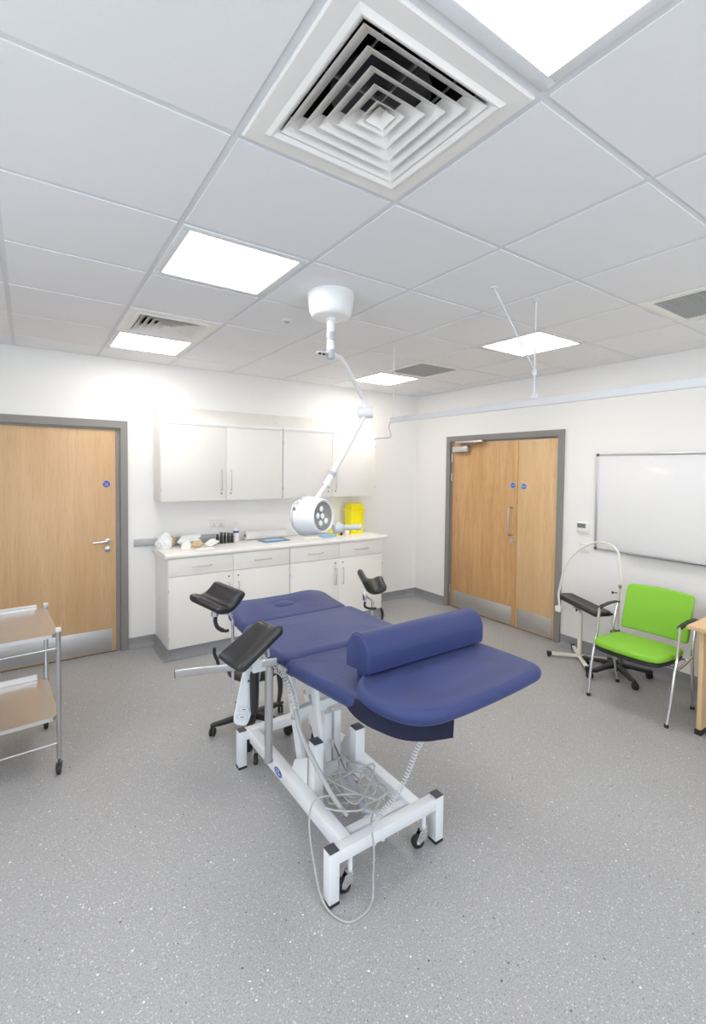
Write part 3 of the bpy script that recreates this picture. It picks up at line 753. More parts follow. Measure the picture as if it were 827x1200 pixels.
for (uu, vv) in ((-.055, .101), (-.085, .077), (-.104, .046)):
    q = hb+ha*.055+V((.96, .27, 0))*uu+V((0, 0, 1))*vv; n_ = (V((.96, .27, 0))*uu+V((0, 0, 1))*vv).normalized()
    g_ = MB(); g_.lathe([(0, -.004), (.0105, -.004), (.0105, .010), (.008, .014), (0, .014)], q+n_*.003, n_, 18); g_.build('knob', M['satin'], hd)
# grab handle on its ball at the right side of the head
g_ = MB(); b0 = V((1.578, 2.452, 1.342)); hv = V((1, .02, -.03)).normalized()
g_.lathe([(0, -.034), (.018, -.032), (.030, -.020), (.035, 0), (.033, .014), (.022, .034), (.0165, .048), (.0165, .135), (.020, .140), (.020, .168), (.017, .172), (0, .172)], b0, hv, 28)
g_.build('grab_handle', M['lgreyp'], hd)
g_ = MB(); g_.tube(catmull([b0, b0+V((-.03, .03, .03)), hb+ha*.09+V((.09, .03, -.03))], 6), .014, 12); g_.tube(catmull([a1+u*.045, a1+u*.075+V((-.005, -.002, 0)), hb+ha*.10+V((.02, .01, .105))], 6), .014, 12)
g_.build('yoke', M['white_lamp'], hd)
# receiver plate beside the swivel
g_ = MB(); g_.box((mx_-.085, my_-.018, 2.345), (mx_-.02, my_+.018, 2.352), .002); g_.build('sensor_plate', M['lgreyp'], lp)
for q in (-.071, -.045):
    g_ = MB(); g_.lathe([(0, 0), (.007, 0), (.008, -.008), (0, -.009)], (mx_+q, my_-.004, 2.345), n=14); g_.build('sensor', M['blackp'], lp)

# ------------------------------------------------------------------ examination couch
BX = (.97, 1.535)
co = thing('examination_couch', (1.25, 2.0, 0), 'navy blue sectioned examination couch on a white wheeled lifting base', 'examination couch')
W_ = M['white_pc']
for yb, BX in ((1.522, (.966, 1.535)), (2.522, (.985, 1.52))):
    MB().box((BX[0]+.02, yb-.024, .160), (BX[1]-.02, yb+.024, .212), .004).build('cross_beam', W_, co)
    for xb in BX:
        l_ = MB().box((xb-.0235, yb-.0245, .012), (xb+.0235, yb+.0245, .213), .003).build('foot_post', W_, co)
        MB().box((xb-.0225, yb-.0235, .2135), (xb+.0225, yb+.0235, .2185), .002).build('end_cap', M['cap'], l_)
        MB().box((xb-.0245, yb-.0255, 0.0), (xb+.0245, yb+.0255, .0115), .002).build('rubber_foot', M['rubber'], l_)
for (x0, x1) in ((1.024, 1.078), (1.402, 1.456)):
    MB().box((x0, 1.5465, .140), (x1, 2.4975, .208), .004).build('side_rail', W_, co)

def couch_caster(x, y, ang, name='caster', zt=.160, parent=co):
    c_ = MB(); c_.cyl((x, y, .085), (x, y, zt), .0105, n=14); st = c_.build('caster', W_, parent)
    d = V((cos(ang), sin(ang), 0)); s_ = V((-sin(ang), cos(ang), 0)); w = V((x, y, .030))+d*.026
    f_ = MB(); f_.lathe([(0, 0), (.017, 0), (.019, -.006), (.017, -.014), (0, -.014)], (x, y, .094), n=20); f_.lathe([(0, 0), (.008, 0), (.008, .012), (0, .012)], (x, y, .094), n=8)
    for q in (-1, 1):
        f_.prism([(0, 0), (1, 0)] and [(-.014, .082), (.018, .082), (.034, .044), (.034, .026), (.020, .023), (-.010, .056)], -.0012, .0012, 'z')
        # rotate prism into a vertical plate along d
        vs = [v for v in f_.bm.verts if abs(v.co.z) <= .00121 and abs(v.co.x) < .05 and abs(v.co.y) < .1]
        for v in vs:
            a_, b_, t_ = v.co.x, v.co.y, v.co.z; v.co = V((x, y, 0))+d*a_+s_*(q*.0155+t_)+V((0, 0, b_))
    f_.cyl(w-s_*.019, w+s_*.019, .004, n=10)
    f_.build('fork', M['chrome'], st)
    w_ = MB(); w_.lathe([(0, -.013), (.022, -.013), (.028, -.010), (.030, -.005), (.030, .005), (.028, .010), (.022, .013), (0, .013)], w, s_, 28); w_.build('wheel', M['rubber'], st)
for (x, y, a) in ((1.055, 1.522, 2.7), (1.457, 1.522, 2.7), (1.075, 2.522, 4.2), (1.455, 2.522, 4.2)): couch_caster(x, y, a)
for xx in (1.24, 1.29):
    MB().prism([(xx-.014, .139), (xx-.014, .06), (xx-.006, .045), (xx+.006, .045), (xx+.014, .06), (xx+.014, .139)], 1.60, 1.61, 'y', .002).build('tread_plate', W_, co)
MB().box((1.22, 1.5465, .139), (1.31, 1.66, .156), .003).build('tread_bracket', W_, co)
MB().box((1.0785, 1.57, .157), (1.4015, 1.61, .196), .003).build('tie_bar', W_, co)
# maker's mark on the outer side of the left rail
lg = MB(); lg.lathe([(0, 0), (1, 0), (1, .0012), (0, .0012)], (0, 0, 0), (-1, 0, 0), 32)
for v in lg.bm.verts: v.co = V((1.0238+v.co.x, 2.12+v.co.y*.042, .176+v.co.z*.022))
lgo = lg.build('maker_badge', M['plastic_w'], co)
lg = MB(); lg.tube([(1.0222, 2.12+.037*cos(2*pi*k/32), .176+.0175*sin(2*pi*k/32)) for k in range(32)], .0032, 6, closed=True)
lg.tube([(1.0222, 2.15, .172), (1.0222, 2.135, .184), (1.0222, 2.122, .170), (1.0222, 2.108, .183), (1.0222, 2.094, .172)], .003, 6)
lg.build('badge_mark', M['bluedark'], lgo)
# lift posts
for (x, y, z0, z1, w) in ((1.104, 1.885, .14, .422, .05), (1.366, 1.92, .14, .396, .056)):
    p_ = MB().box((x-w/2, y-.028, z0), (x+w/2, y+.028, z1), .003).build('lift_post', W_, co)
    MB().box((x-w/2+.001, y-.027, z1+.0005), (x+w/2-.001, y+.027, z1+.006), .002).build('end_cap', M['cap'], p_)
    MB().prism([(y+.029, .209), (y+.18, .209), (y+.15, .27), (y+.029, .34)], x-.034 if x < 1.2 else x+.02, x-.028 if x < 1.2 else x+.026, 'x', .001).build('gusset', W_, co)
def link(x, p, q, w=.05, t=.022, m=W_, name='lift_arm', bolts=()):
    """flat link in a plane of constant x from (y,z) p to q with round ends"""
    P = V((p[0], p[1])); Q = V((q[0], q[1])); d = (Q-P).normalized(); n_ = V((-d.y, d.x)); poly = []
    for k in range(9):
        a = pi/2+pi*k/8; poly.append(P+(d*cos(a)+n_*sin(a))*w/2)
    for k in range(9):
        a = -pi/2+pi*k/8; poly.append(Q+(d*cos(a)+n_*sin(a))*w/2)
    o = MB().prism([(v.x, v.y) for v in poly], x-t/2, x+t/2, 'x', .002).build(name, m, co)
    for b_ in bolts:
        MB().lathe([(0, 0), (.012, 0), (.012, .004), (.008, .009), (0, .009)], (x-t/2, b_[0], b_[1]), (-1, 0, 0), 16).build('bolt', M['satin'], o)
    return o
link(1.10, (2.02, .27), (2.19, .745), .058, .026, bolts=((2.085, .455), (2.105, .53)))
link(1.152, (1.93, .36), (2.02, .77), .05, .02)
link(1.262, (2.04, .12), (2.262, .47), .052, .024)
link(1.262, (2.262, .47), (1.95, .70), .045, .02, bolts=((2.262, .47),))
link(1.42, (1.87, .44), (2.07, .77), .045, .022, bolts=((1.872, .445),))
MB().bar((1.118, 2.10, .465), (1.56, 2.10, .49), .04, .046, bev=.004).build('lift_cross_beam', W_, co)
for xx in (1.262, 1.318):
    MB().box((xx-.021, 2.03, .19), (xx+.021, 2.074, .447), .003).build('actuator_housing', W_, co)
MB().box((1.20, 1.99, .155), (1.36, 2.12, .188), .003).build('housing_foot', W_, co)
a_ = MB(); a_.cyl((1.27, 2.01, .31), (1.238, 1.82, .255), .0095, n=16); a_.build('actuator_rod', M['chrome'], co)
a_ = MB(); a_.cyl((1.238, 1.82, .255), (1.212, 1.635, .198), .017, n=18); a_.cyl((1.212, 1.64, .20), (1.25, 1.60, .19), .012, n=12); a_.build('actuator_tube', M['greyp'], co)
for xx in (1.10, 1.52):
    MB().box((xx-.02, 1.30, .745), (xx+.02, 2.60, .775), .004).build('seat_rail', W_, co)
for yy in (1.35, 1.93, 2.40):
    MB().box((1.1205, yy-.02, .747), (1.4995, yy+.02, .773), .004).build('seat_cross_rail', W_, co)

# pads
def head_warp(c):
    y = c.y; k = max(0, (y-2.42)/.38); return (c.x, y, c.z+.035*k)
def head_dent(x, y):
    d = ((x-1.30)/.10)**2+((y-2.63)/.055)**2; z = -.016*math.exp(-d*.9)
    z += .020*math.exp(-(((x-1.52)/.12)**2+((y-2.66)/.12)**2))+.010*math.exp(-(((x-1.08)/.12)**2+((y-2.66)/.14)**2))
    return z
hp = MB(); hp.pad(rrect(.965, 2.425, 1.655, 2.80, [.05, .05, .13, .13], 8), .765, .848, .034, .006, head_warp, rings=22, dent=head_dent)
hp = hp.build('head_cushion', M['bluel'], co, smooth=60)
pl = MB(); pl.lathe([(0, .010), (.042, .008), (.060, .0), (.064, -.01), (0, -.012)], (0, 0, 0), (0, 0, 1), 36)
for v in pl.bm.verts: v.co = V((1.30+v.co.x*1.05, 2.625+v.co.y*.62, .868+v.co.z+v.co.y*.1))
pl.build('breathing_hole_plug', M['bluel'], hp, smooth=60)
bp = MB(); bp.pad(rrect(.935, 1.885, 1.668, 2.43, [.10, .05, .05, .07], 8), .772, .858, .036, .012, rings=14); bp.build('back_cushion', M['bluel'], co, smooth=60)
def seat_warp(c):
    k = (1.90-c.y)/.78; return (c.x, c.y, c.z+.080*k)
so = [tuple(p)[:2] for p in catmull([(.975, 1.90, 0), (.948, 1.84, 0), (.948, 1.65, 0), (.952, 1.42, 0), (.975, 1.33, 0), (1.08, 1.30, 0), (1.3, 1.295, 0), (1.58, 1.30, 0), (1.645, 1.33, 0), (1.66, 1.42, 0), (1.668, 1.65, 0), (1.668, 1.84, 0), (1.64, 1.90, 0), (1.3, 1.905, 0)], 5, True)]
sp = MB(); sp.pad(so, .772, .842, .03, .012, seat_warp, rings=12); sp.build('leg_cushion', M['blue'], co, smooth=60)
fo = [tuple(p)[:2] for p in catmull([(1.10, 1.535, 0), (1.075, 1.47, 0), (1.0, 1.405, 0), (.955, 1.33, 0), (.957, 1.21, 0), (1.0, 1.115, 0), (1.075, 1.068, 0), (1.20, 1.056, 0), (1.40, 1.060, 0), (1.58, 1.072, 0), (1.660, 1.085, 0), (1.690, 1.12, 0), (1.697, 1.20, 0), (1.695, 1.32, 0), (1.690, 1.45, 0), (1.678, 1.535, 0), (1.4, 1.545, 0)], 6, True)]
def foot_warp(c):
    k = (1.55-c.y)/.49; return (c.x, c.y, c.z+.018*k-.010*k*k)
fp = MB(); fp.pad(fo, .870, .927, .027, .004, foot_warp, rings=12); fp = fp.build('foot_cushion', M['blue'], co, smooth=60)
# flap below the foot cushion, the shade there painted in as deeper navy
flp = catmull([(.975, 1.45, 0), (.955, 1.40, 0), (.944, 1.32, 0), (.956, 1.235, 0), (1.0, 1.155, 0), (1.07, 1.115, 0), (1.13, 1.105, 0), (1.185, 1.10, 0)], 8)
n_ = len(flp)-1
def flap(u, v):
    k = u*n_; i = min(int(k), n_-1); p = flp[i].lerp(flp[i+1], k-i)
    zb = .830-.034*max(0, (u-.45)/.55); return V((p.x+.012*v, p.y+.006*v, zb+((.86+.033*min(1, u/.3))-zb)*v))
fl = MB(); fl.grid(flap, 30, 4, .004); fl.build('shaded_flap', M['blued'], co)
# seam piping across the leg cushion ahead of the bolster
bo = MB()
def dprof(n=20):
    out = []
    for k in range(n+1):
        a = pi*k/n; yy = cos(a); zz = sin(a)
        out.append((yy, zz))
    return out
y0, y1 = 1.382, 1.535; hw = (y1-y0)/2; yc = (y0+y1)/2
prof = [(hw*.97, 0.0), (hw, .012), (hw, .055)]+[(hw*cos(a), .055+.085*sin(a)) for a in [pi*k/20 for k in range(1, 20)]]+[(-hw, .055), (-hw, .012), (-hw*.97, 0.0)]
t = bmesh.new(); RR = []
xs = [(1.030, .90), (1.032, .95), (1.037, .985), (1.045, 1.0)]+[(1.045+.61*k/14, 1.0) for k in range(1, 14)]+[(1.655, 1.0), (1.665, .985), (1.672, .94), (1.677, .86)]
for (x, s_) in xs:
    zb = .938
    RR.append([t.verts.new((x, yc+p*s_, zb+.07*(1-s_)*.9+q*s_-(p*.10))) for p, q in prof])
for A, B in zip(RR, RR[1:]):
    for k in range(len(A)): t.faces.new((A[k], A[(k+1) % len(A)], B[(k+1) % len(A)], B[k]))
t.faces.new(RR[0]); t.faces.new(RR[-1][::-1]); bmesh.ops.recalc_face_normals(t, faces=t.faces)
bo._add(t); bol = bo.build('bolster_cushion', M['blue'], smooth=50, loc=(1.38, 1.458, .95))
tag(bol, 'navy blue half-round bolster lying across the foot of the couch', 'bolster')
bol.rotation_euler = (0, 0, 0)
pp = MB(); q_ = [V((1.041, yc+p*1.004, .938+q*1.004-(p*.10))) for p, q in prof]; pp.tube(q_, .003, 8, closed=True); pp.build('piping', M['blue'], bol)

# side rail, hanging upright, arm and leg rests
sr = MB(); sr.bar((.492, 2.0, .851), (.90, 1.888, .851), .012, .032, bev=.002); sr.build('accessory_rail', M['satin'], co)
MB().bar((.4895, 2.0006, .851), (.4925, 2.0, .851), .013, .033, bev=.001).build('rail_end_cap', M['cap'], co)
MB().box((1.0, 1.87, .752), (1.08, 1.90, .768), .003).bar((.90, 1.888, .835), (1.02, 1.885, .762), .03, .012).build('rail_bracket', M['satin'], co)
c = MB(); c.cyl((.872, 1.908, .405), (.872, 1.908, .832), .0185, n=24); c.lathe([(.0, 0), (.021, 0), (.021, .006), (0, .006)], (.872, 1.908, .398), n=24); c.build('support_tube', M['satin'], co)
c = MB(); c.box((.795, 1.900, .815), (.862, 1.945, .875), .005); c.build('rail_clamp', M['lgreyp'], co)
c = MB(); c.tube(catmull([(.87, 1.905, .875), (.865, 1.91, .91), (.845, 1.915, .918), (.825, 1.92, .90)], 5), .007, 10); c.build('clamp_screw', M['satin'], co)

def trough(name, fl_, fr_, nl_, nr_, sag, T_, lean=0., skew=.0, sharp=1.0):
    """curved rest: corners far-left, far-right, near-left, near-right; sagging across its width"""
    fl_, fr_, nl_, nr_ = map(V, (fl_, fr_, nl_, nr_))
    wd = (fr_-fl_+nr_-nl_).normalized(); al = (nl_-fl_+nr_-fr_).normalized(); nn = wd.cross(al)
    if nn.z < 0: nn = -nn
    def edge(s_, e=.10):
        d = min(s_, 1-s_)/e
        return 1 if d >= 1 else math.sqrt(max(0, 1-(1-d)**2))
    def c_(u, v):
        e_ = edge(v, .12); uu = .5+(u-.5)*(.90+.10*e_)
        p = fl_.lerp(fr_, uu).lerp(nl_.lerp(nr_, uu), v)
        k = 2*uu-1
        return p-nn*sag*(1-abs(k+skew*(1-k*k))**2.0)
    mb = MB(); t = bmesh.new(); nu, nv = 28, 22
    T1 = []; B1 = []
    for i in range(nu+1):
        ra, rb = [], []
        for j in range(nv+1):
            u, v = i/nu, j/nv; p = c_(u, v)
            du = c_(min(1, u+.01), v)-c_(max(0, u-.01), v); dv = c_(u, min(1, v+.01))-c_(u, max(0, v-.01)); n2 = du.cross(dv).normalized()
            if n2.dot(nn) < 0: n2 = -n2
            th = T_*edge(u)*edge(v)/2
            ra.append(t.verts.new(p+n2*th)); rb.append(t.verts.new(p-n2*th*1.25))
        T1.append(ra); B1.append(rb)
    for i in range(nu):
        for j in range(nv):
            t.faces.new((T1[i][j], T1[i+1][j], T1[i+1][j+1], T1[i][j+1])); t.faces.new((B1[i][j], B1[i][j+1], B1[i+1][j+1], B1[i+1][j]))
    for v in t.verts: pass
    bmesh.ops.remove_doubles(t, verts=t.verts, dist=1e-5)
    bmesh.ops.recalc_face_normals(t, faces=t.faces); mb._add(t)
    return mb.build(name, M['pu'], co, smooth=60)
UL = trough('leg_rest', (.662, 2.43, 1.062), (.812, 2.45, 1.110), (.762, 2.24, 1.018), (.898, 2.25, 1.080), .048, .040, skew=.15)
b_ = MB(); b_.box((.755, 2.325, .955), (.785, 2.352, 1.005), .003); b_.tube(catmull([(.785, 2.34, .985), (.82, 2.34, .968), (.852, 2.345, .948), (.866, 2.35, .925), (.868, 2.35, .88), (.868, 2.35, .70), (.869, 2.35, .53)], 6), .0075, 12)
b_.tube([(.785, 2.325, .995), (.85, 2.33, .965)], .006, 8); b_.build('bracket_rod', M['chrome'], UL)
b_ = MB(); b_.tube(catmull([(.772, 2.335, .955), (.772, 2.335, .925), (.785, 2.335, .895), (.815, 2.33, .875), (.838, 2.33, .872)], 5), [.010]*9+[.011]*6+[.008]*6, 10); b_.build('clamp_lever', M['blackp'], UL)
b_ = MB(); b_.tube(catmull([(.775, 2.36, .785), (.775, 2.36, .755), (.79, 2.355, .715), (.80, 2.35, .69), (.868, 2.35, .685)], 5), .0085, 10); b_.build('locking_lever', M['blackp'], UL)
LR = trough('arm_rest', (.632, 1.90, .930), (.676, 1.76, .905), (.825, 1.90, 1.052), (.868, 1.76, 1.052), .022, .040, sharp=.5)
b_ = MB(); b_.tube(catmull([(.76, 1.84, .965), (.80, 1.87, .93), (.838, 1.90, .90), (.85, 1.91, .87)], 5), .011, 12); b_.box((.735, 1.80, .955), (.80, 1.86, .968), .004); b_.build('bracket_rod', M['chrome'], LR)
RR_ = trough('leg_rest', (1.775, 2.50, 1.058), (1.965, 2.50, .990), (1.735, 2.36, 1.010), (1.905, 2.36, .940), .062, .034, skew=-.12)
b_ = MB(); b_.box((1.745, 2.39, .872), (1.765, 2.415, .915), .003); b_.tube(catmull([(1.765, 2.40, .90), (1.79, 2.40, .88), (1.812, 2.40, .862), (1.815, 2.40, .82), (1.815, 2.40, .64)], 6), .0075, 12); b_.bar((1.755, 2.4, .91), (1.79, 2.42, .975), .012, .012); b_.build('bracket_rod', M['chrome'], RR_)
b_ = MB(); b_.tube(catmull([(1.755, 2.40, .865), (1.756, 2.40, .835), (1.775, 2.395, .822), (1.80, 2.39, .815), (1.835, 2.39, .812)], 5), .008, 10); b_.build('clamp_lever', M['blackp'], RR_)
b_ = MB(); b_.tube(catmull([(1.885, 2.40, .80), (1.898, 2.40, .775), (1.898, 2.40, .745), (1.885, 2.40, .715), (1.815, 2.40, .69)], 5), .009, 10); b_.build('locking_lever', M['blackp'], RR_)
MB().bar((1.66, 2.40, .66), (1.83, 2.40, .66), .012, .03, bev=.002).bar((1.53, 2.40, .76), (1.665, 2.40, .66), .02, .012).build('accessory_rail', M['satin'], co)
MB().bar((.86, 2.345, .66), (1.0, 2.345, .70), .012, .03, bev=.002).bar((.99, 2.345, .70), (1.09, 2.345, .757), .02, .012).build('accessory_rail', M['satin'], co)

# handset hanging from the rail
hs = MB()
ho = [tuple(p)[:2] for p in catmull([(0, .13, 0), (.026, .12, 0), (.034, .08, 0), (.033, .0, 0), (.030, -.07, 0), (.022, -.095, 0), (0, -.10, 0), (-.022, -.095, 0), (-.030, -.07, 0), (-.033, .0, 0), (-.034, .08, 0), (-.026, .12, 0)], 4, True)]
hs.pad(ho, -.012, .012, .007, .002)
hm = Matrix.Translation((.828, 2.03, .665)) @ Matrix.Rotation(radians(-10), 4, 'Y') @ Matrix.Rotation(radians(14), 4, 'Y') @ Matrix.Rotation(radians(-22), 4, 'Z') @ Matrix.Rotation(radians(90), 4, 'X')
hm = Matrix.Translation((.815, 2.03, .652)) @ Matrix.Scale(1.22, 4) @ Matrix.Rotation(radians(14), 4, 'Y') @ Matrix.Rotation(radians(-20), 4, 'Z') @ Matrix.Rotation(radians(90), 4, 'X')
bmesh.ops.transform(hs.bm, matrix=hm, verts=hs.bm.verts)
hso = hs.build('handset', M['lgreyp'], co, smooth=50)
for k, (q, r__) in enumerate(((-.038, .009), (-.066, .009))):
    b_ = MB(); rp = rrect(-.02, q-.010, .02, q+.010, .008, 4); b_.prism(rp, .0142, .0152, 'z'); bmesh.ops.transform(b_.bm, matrix=hm, verts=b_.bm.verts); b_.build('button', M['greyp'], hso)
    b_ = MB(); rp = rrect(-.018, q-.008, .018, q+.008, .006, 4); b_.prism(rp, .0153, .0158, 'z'); bmesh.ops.transform(b_.bm, matrix=hm, verts=b_.bm.verts); b_.build('button_face', M['lgreyp'], hso)
    b_ = MB(); b_.box((-.007, q-.0015, .0159), (.007, q+.0015, .0163)); bmesh.ops.transform(b_.bm, matrix=hm, verts=b_.bm.verts); b_.build('arrow_mark', M['cap'], hso, smooth=0)
b_ = MB(); b_.box((-.011, .062, .0142), (.011, .070, .0150), .0003); bmesh.ops.transform(b_.bm, matrix=hm, verts=b_.bm.verts); b_.build('handset_mark', M['cap'], hso, smooth=0)
b_ = MB(); b_.tube(catmull([(.835, 2.03, .78), (.845, 2.01, .81), (.865, 1.96, .815), (.885, 1.925, .80)], 5), .006, 10); b_.build('handset_hook', M['lgreyp'], hso)
for pts, rr in (([(.850, 1.985, .80), (.838, 1.99, .77), (.838, 1.99, .70), (.838, 1.99, .62), (.836, 1.99, .59)], .021), ([(.935, 1.96, .78), (.948, 1.96, .745), (.956, 1.965, .68), (.950, 1.97, .62)], .0125)):
    b_ = MB(); cm = catmull(pts, 5); b_.tube(cm, [rr*(.55+.45*sin(pi*min(1, .15+.85*i/len(cm)))) for i in range(len(cm))], 12); b_.build('tilt_lever', M['blackp'], co)
# leads
b_ = MB(); b_.tube(coil([(.885, 1.925, .80), (.925, 1.925, .79), (.96, 1.93, .75), (.985, 1.92, .68), (1.0, 1.90, .60)], .0125, .0028, .0150), .0030, 6, caps=True); b_.build('coiled_lead', M['cable_w'], co)
b_ = MB(); b_.tube(catmull([(1.0, 1.90, .60), (1.005, 1.885, .55), (1.01, 1.86, .50), (1.03, 1.80, .42), (1.06, 1.73, .33), (1.09, 1.68, .26), (1.12, 1.64, .215)], 8), .011, 12); b_.build('corrugated_lead', M['cable'], co)
b_ = MB(); b_.tube(coil([(1.285, 1.36, .80), (1.285, 1.36, .64), (1.268, 1.37, .59), (1.235, 1.375, .52), (1.185, 1.39, .43), (1.14, 1.43, .35), (1.12, 1.47, .26)], .0085, .003, .0125), .0028, 6); b_.build('coiled_lead', M['cable_w'], co)
# tangled mains lead: loops on the base and one loop down to the floor
rnd = random.Random(3); pts = [(1.12, 1.66, .225)]
for k in range(13):
    a = k*2.25+.4; rx_ = .075+.06*rnd.random(); ry_ = .08+.09*rnd.random()
    pts.append((1.215+rx_*cos(a), 1.74+ry_*sin(a), .245+.045*sin(k*1.3)+.02*rnd.random()))
b_ = MB(); b_.tube(catmull(pts, 9), .0038, 8); b_.build('mains_lead', M['cable'], co)
pts = [(1.24, 1.80, .26), (1.30, 1.90, .25), (1.36, 1.80, .245), (1.28, 1.62, .25), (1.17, 1.53, .255), (1.125, 1.47, .25), (1.122, 1.452, .19), (1.115, 1.445, .08), (1.10, 1.43, .012), (1.04, 1.405, .005), (.965, 1.42, .005), (.93, 1.52, .02), (.94, 1.62, .12), (.965, 1.70, .22), (1.02, 1.74, .262), (1.10, 1.70, .275), (1.2, 1.64, .27), (1.16, 1.58, .262), (1.08, 1.64, .25), (1.04, 1.70, .245)]
b_ = MB(); b_.tube(catmull(pts, 9), .0042, 8); b_.build('mains_lead', M['cable'], co)
b_ = MB(); b_.tube(catmull([(1.30, 1.80, .245), (1.38, 1.83, .24), (1.40, 1.82, .24)], 5), .004, 8); b_.tube(catmull([(1.2, 1.62, .24), (1.3, 1.60, .262), (1.33, 1.68, .25), (1.24, 1.72, .25)], 6), .0042, 8); b_.build('mains_lead', M['cable'], co)

# ------------------------------------------------------------------ five-star bases
def star(parent, cx, cy, R, off, hubz, m, lw=.040, cr=.027, r0=.032, arm='base_arm'):
    h_ = MB(); h_.lathe([(0, hubz-.035), (r0, hubz-.035), (r0+.006, hubz-.01), (r0, hubz+.015), (.022, hubz+.03), (0, hubz+.03)], (cx, cy, 0), n=24); h_.build('hub', m, parent)
    for k in range(5):
        a = radians(off+72*k); d = V((cos(a), sin(a), 0)); s_ = V((-sin(a), cos(a), 0)); c0 = V((cx, cy, 0))
        t = bmesh.new(); RR2 = []
        for (q, w_, zt_, zb_) in ((.02, lw*.62, hubz+.010, hubz-.030), (.45*R, lw*.5, hubz-.002, hubz-.030), (.85*R, lw*.42, hubz-.022, hubz-.046), (R-.005, lw*.40, .078, .060), (R+.018, lw*.30, .070, .058)):
            RR2.append([t.verts.new(c0+d*q+s_*(sx*w_)+V((0, 0, z))) for sx, z in ((-1, zb_), (-1, zt_-.006), (-.65, zt_), (.65, zt_), (1, zt_-.006), (1, zb_))])
        for A, B in zip(RR2, RR2[1:]):
            for q in range(6): t.faces.new((A[q], A[(q+1) % 6], B[(q+1) % 6], B[q]))
        t.faces.new(RR2[0]); t.faces.new(RR2[-1][::-1]); bmesh.ops.recalc_face_normals(t, faces=t.faces)
        mb = MB(); mb._add(t); ar = mb.build(arm, m, parent)
        cc = c0+d*R+V((0, 0, cr))
        w_ = MB(); w_.cyl(c0+d*R+V((0, 0, .04)), c0+d*R+V((0, 0, .068)), .007, n=10)
        a2 = a+1.1+.9*k; dd = V((cos(a2), sin(a2), 0)); ss = V((-sin(a2), cos(a2), 0)); wc = cc+dd*.010
        for q in (-1, 1): w_.lathe([(0, 0), (cr*.8, 0), (cr, .003), (cr, .011), (cr*.8, .014), (0, .014)], wc+ss*(.003 if q > 0 else -.003), ss*q, 22)
        w_.box((-.001, -.001, -.001), (.001, .001, .001)) if False else None
        w_.lathe([(cr*.6, -.0175), (cr*1.12, -.0175), (cr*1.12, .0175), (cr*.6, .0175)], wc+V((0, 0, .002)), ss, 22) if False else None
        w_.build('caster', M['rubber'], ar)
st = thing('stool', (1.2, 2.86, 0), 'black round stool on a five-star castered base behind the couch', 'stool')
star(st, 1.2, 2.86, .255, 165, .105, M['blackp'])
MB().cyl((1.2, 2.86, .13), (1.2, 2.86, .26), .024, n=20).build('gas_column', M['blackp'], st)
MB().cyl((1.2, 2.86, .26), (1.2, 2.86, .365), .014, n=16).build('piston', M['chrome'], st)
s_ = MB(); s_.lathe([(0, .362), (.08, .362), (.15, .372), (.168, .385), (.172, .405), (.162, .420), (.12, .426), (0, .428)], (1.2, 2.86, 0), n=48); s_.build('seat', M['pu'], st, smooth=50)

# ------------------------------------------------------------------ instrument trolley
NR = V((.125, 3.03, 0)); dv = (V((.082, 3.615, 0))-NR).normalized(); du = V((-dv.y, dv.x, 0)); TL, TW = .86, .585
tro = thing('instrument_trolley', NR+du*TL/2+dv*TW/2, 'stainless steel two-tier instrument trolley at the left edge', 'trolley')
def tp(u, v, z): return NR+du*u+dv*v+V((0, 0, z))
for (u, v) in ((0, 0), (0, TW), (TL, 0), (TL, TW)):
    p_ = MB(); p_.cyl(tp(u, v, .085), tp(u, v, .795), .0125, n=18); p_ = p_.build('post', M['satin'], tro)
    MB().bar(tp(u, v, .795), tp(u, v, .818), .027, .027, up=dv, bev=.004).build('post_cap', M['lgreyp'], p_)
    b_ = MB(); b_.cyl(tp(u, v, .05), tp(u, v, .09), .008, n=12); w0 = tp(u+(.006), v-.012, .03)
    for q in (-1, 1): b_.bar(tp(u, v, .066)+du*q*.0135, w0+du*q*.0135, .003, .020, up=dv)
    b_.build('caster_fork', M['cap'], p_)
    w_ = MB(); w_.lathe([(0, -.0115), (.022, -.0115), (.029, -.008), (.030, 0), (.029, .008), (.022, .0115), (0, .0115)], w0, du, 26); w_.build('wheel', M['rubber'], p_)
def tray(z, name='tray'):
    e = .030; mb = MB()
    poly = [(e, -.008), (TL-e, -.008), (TL+.004, e), (TL+.004, TW-e), (TL-e, TW+.004), (e, TW+.004), (-.004, TW-e), (-.004, e)]
    t = bmesh.new()
    A = [t.verts.new(tp(u, v, z)) for u, v in poly]; B = [t.verts.new(tp(u, v, z-.020)) for u, v in poly]; n = len(poly)
    t.faces.new(A); t.faces.new(B[::-1])
    for k in range(n): t.faces.new((A[k], B[k], B[(k+1) % n], A[(k+1) % n]))
    bmesh.ops.recalc_face_normals(t, faces=t.faces); mb._add(t)
    mb.bar(tp(.05, TW-.003, z+.016), tp(TL-.05, TW-.003, z+.016), .003, .030, bev=.001)
    return mb.build(name, M['steel_y'], tro, smooth=20)
tray(.785); tray(.325)
for z in (.703, .172):
    MB().cyl(tp(.010, 0, z), tp(TL-.010, 0, z), .0055, n=12).build('side_rail', M['satin'], tro)
MB().cyl(tp(.05, TW-.012, .825-.02), tp(TL-.05, TW-.012, .825-.02), .0045, n=10).build('guard_rail', M['satin'], tro)
MB().cyl(tp(.05, TW-.014, .365), tp(TL-.05, TW-.014, .365), .0045, n=10).build('guard_rail', M['satin'], tro)

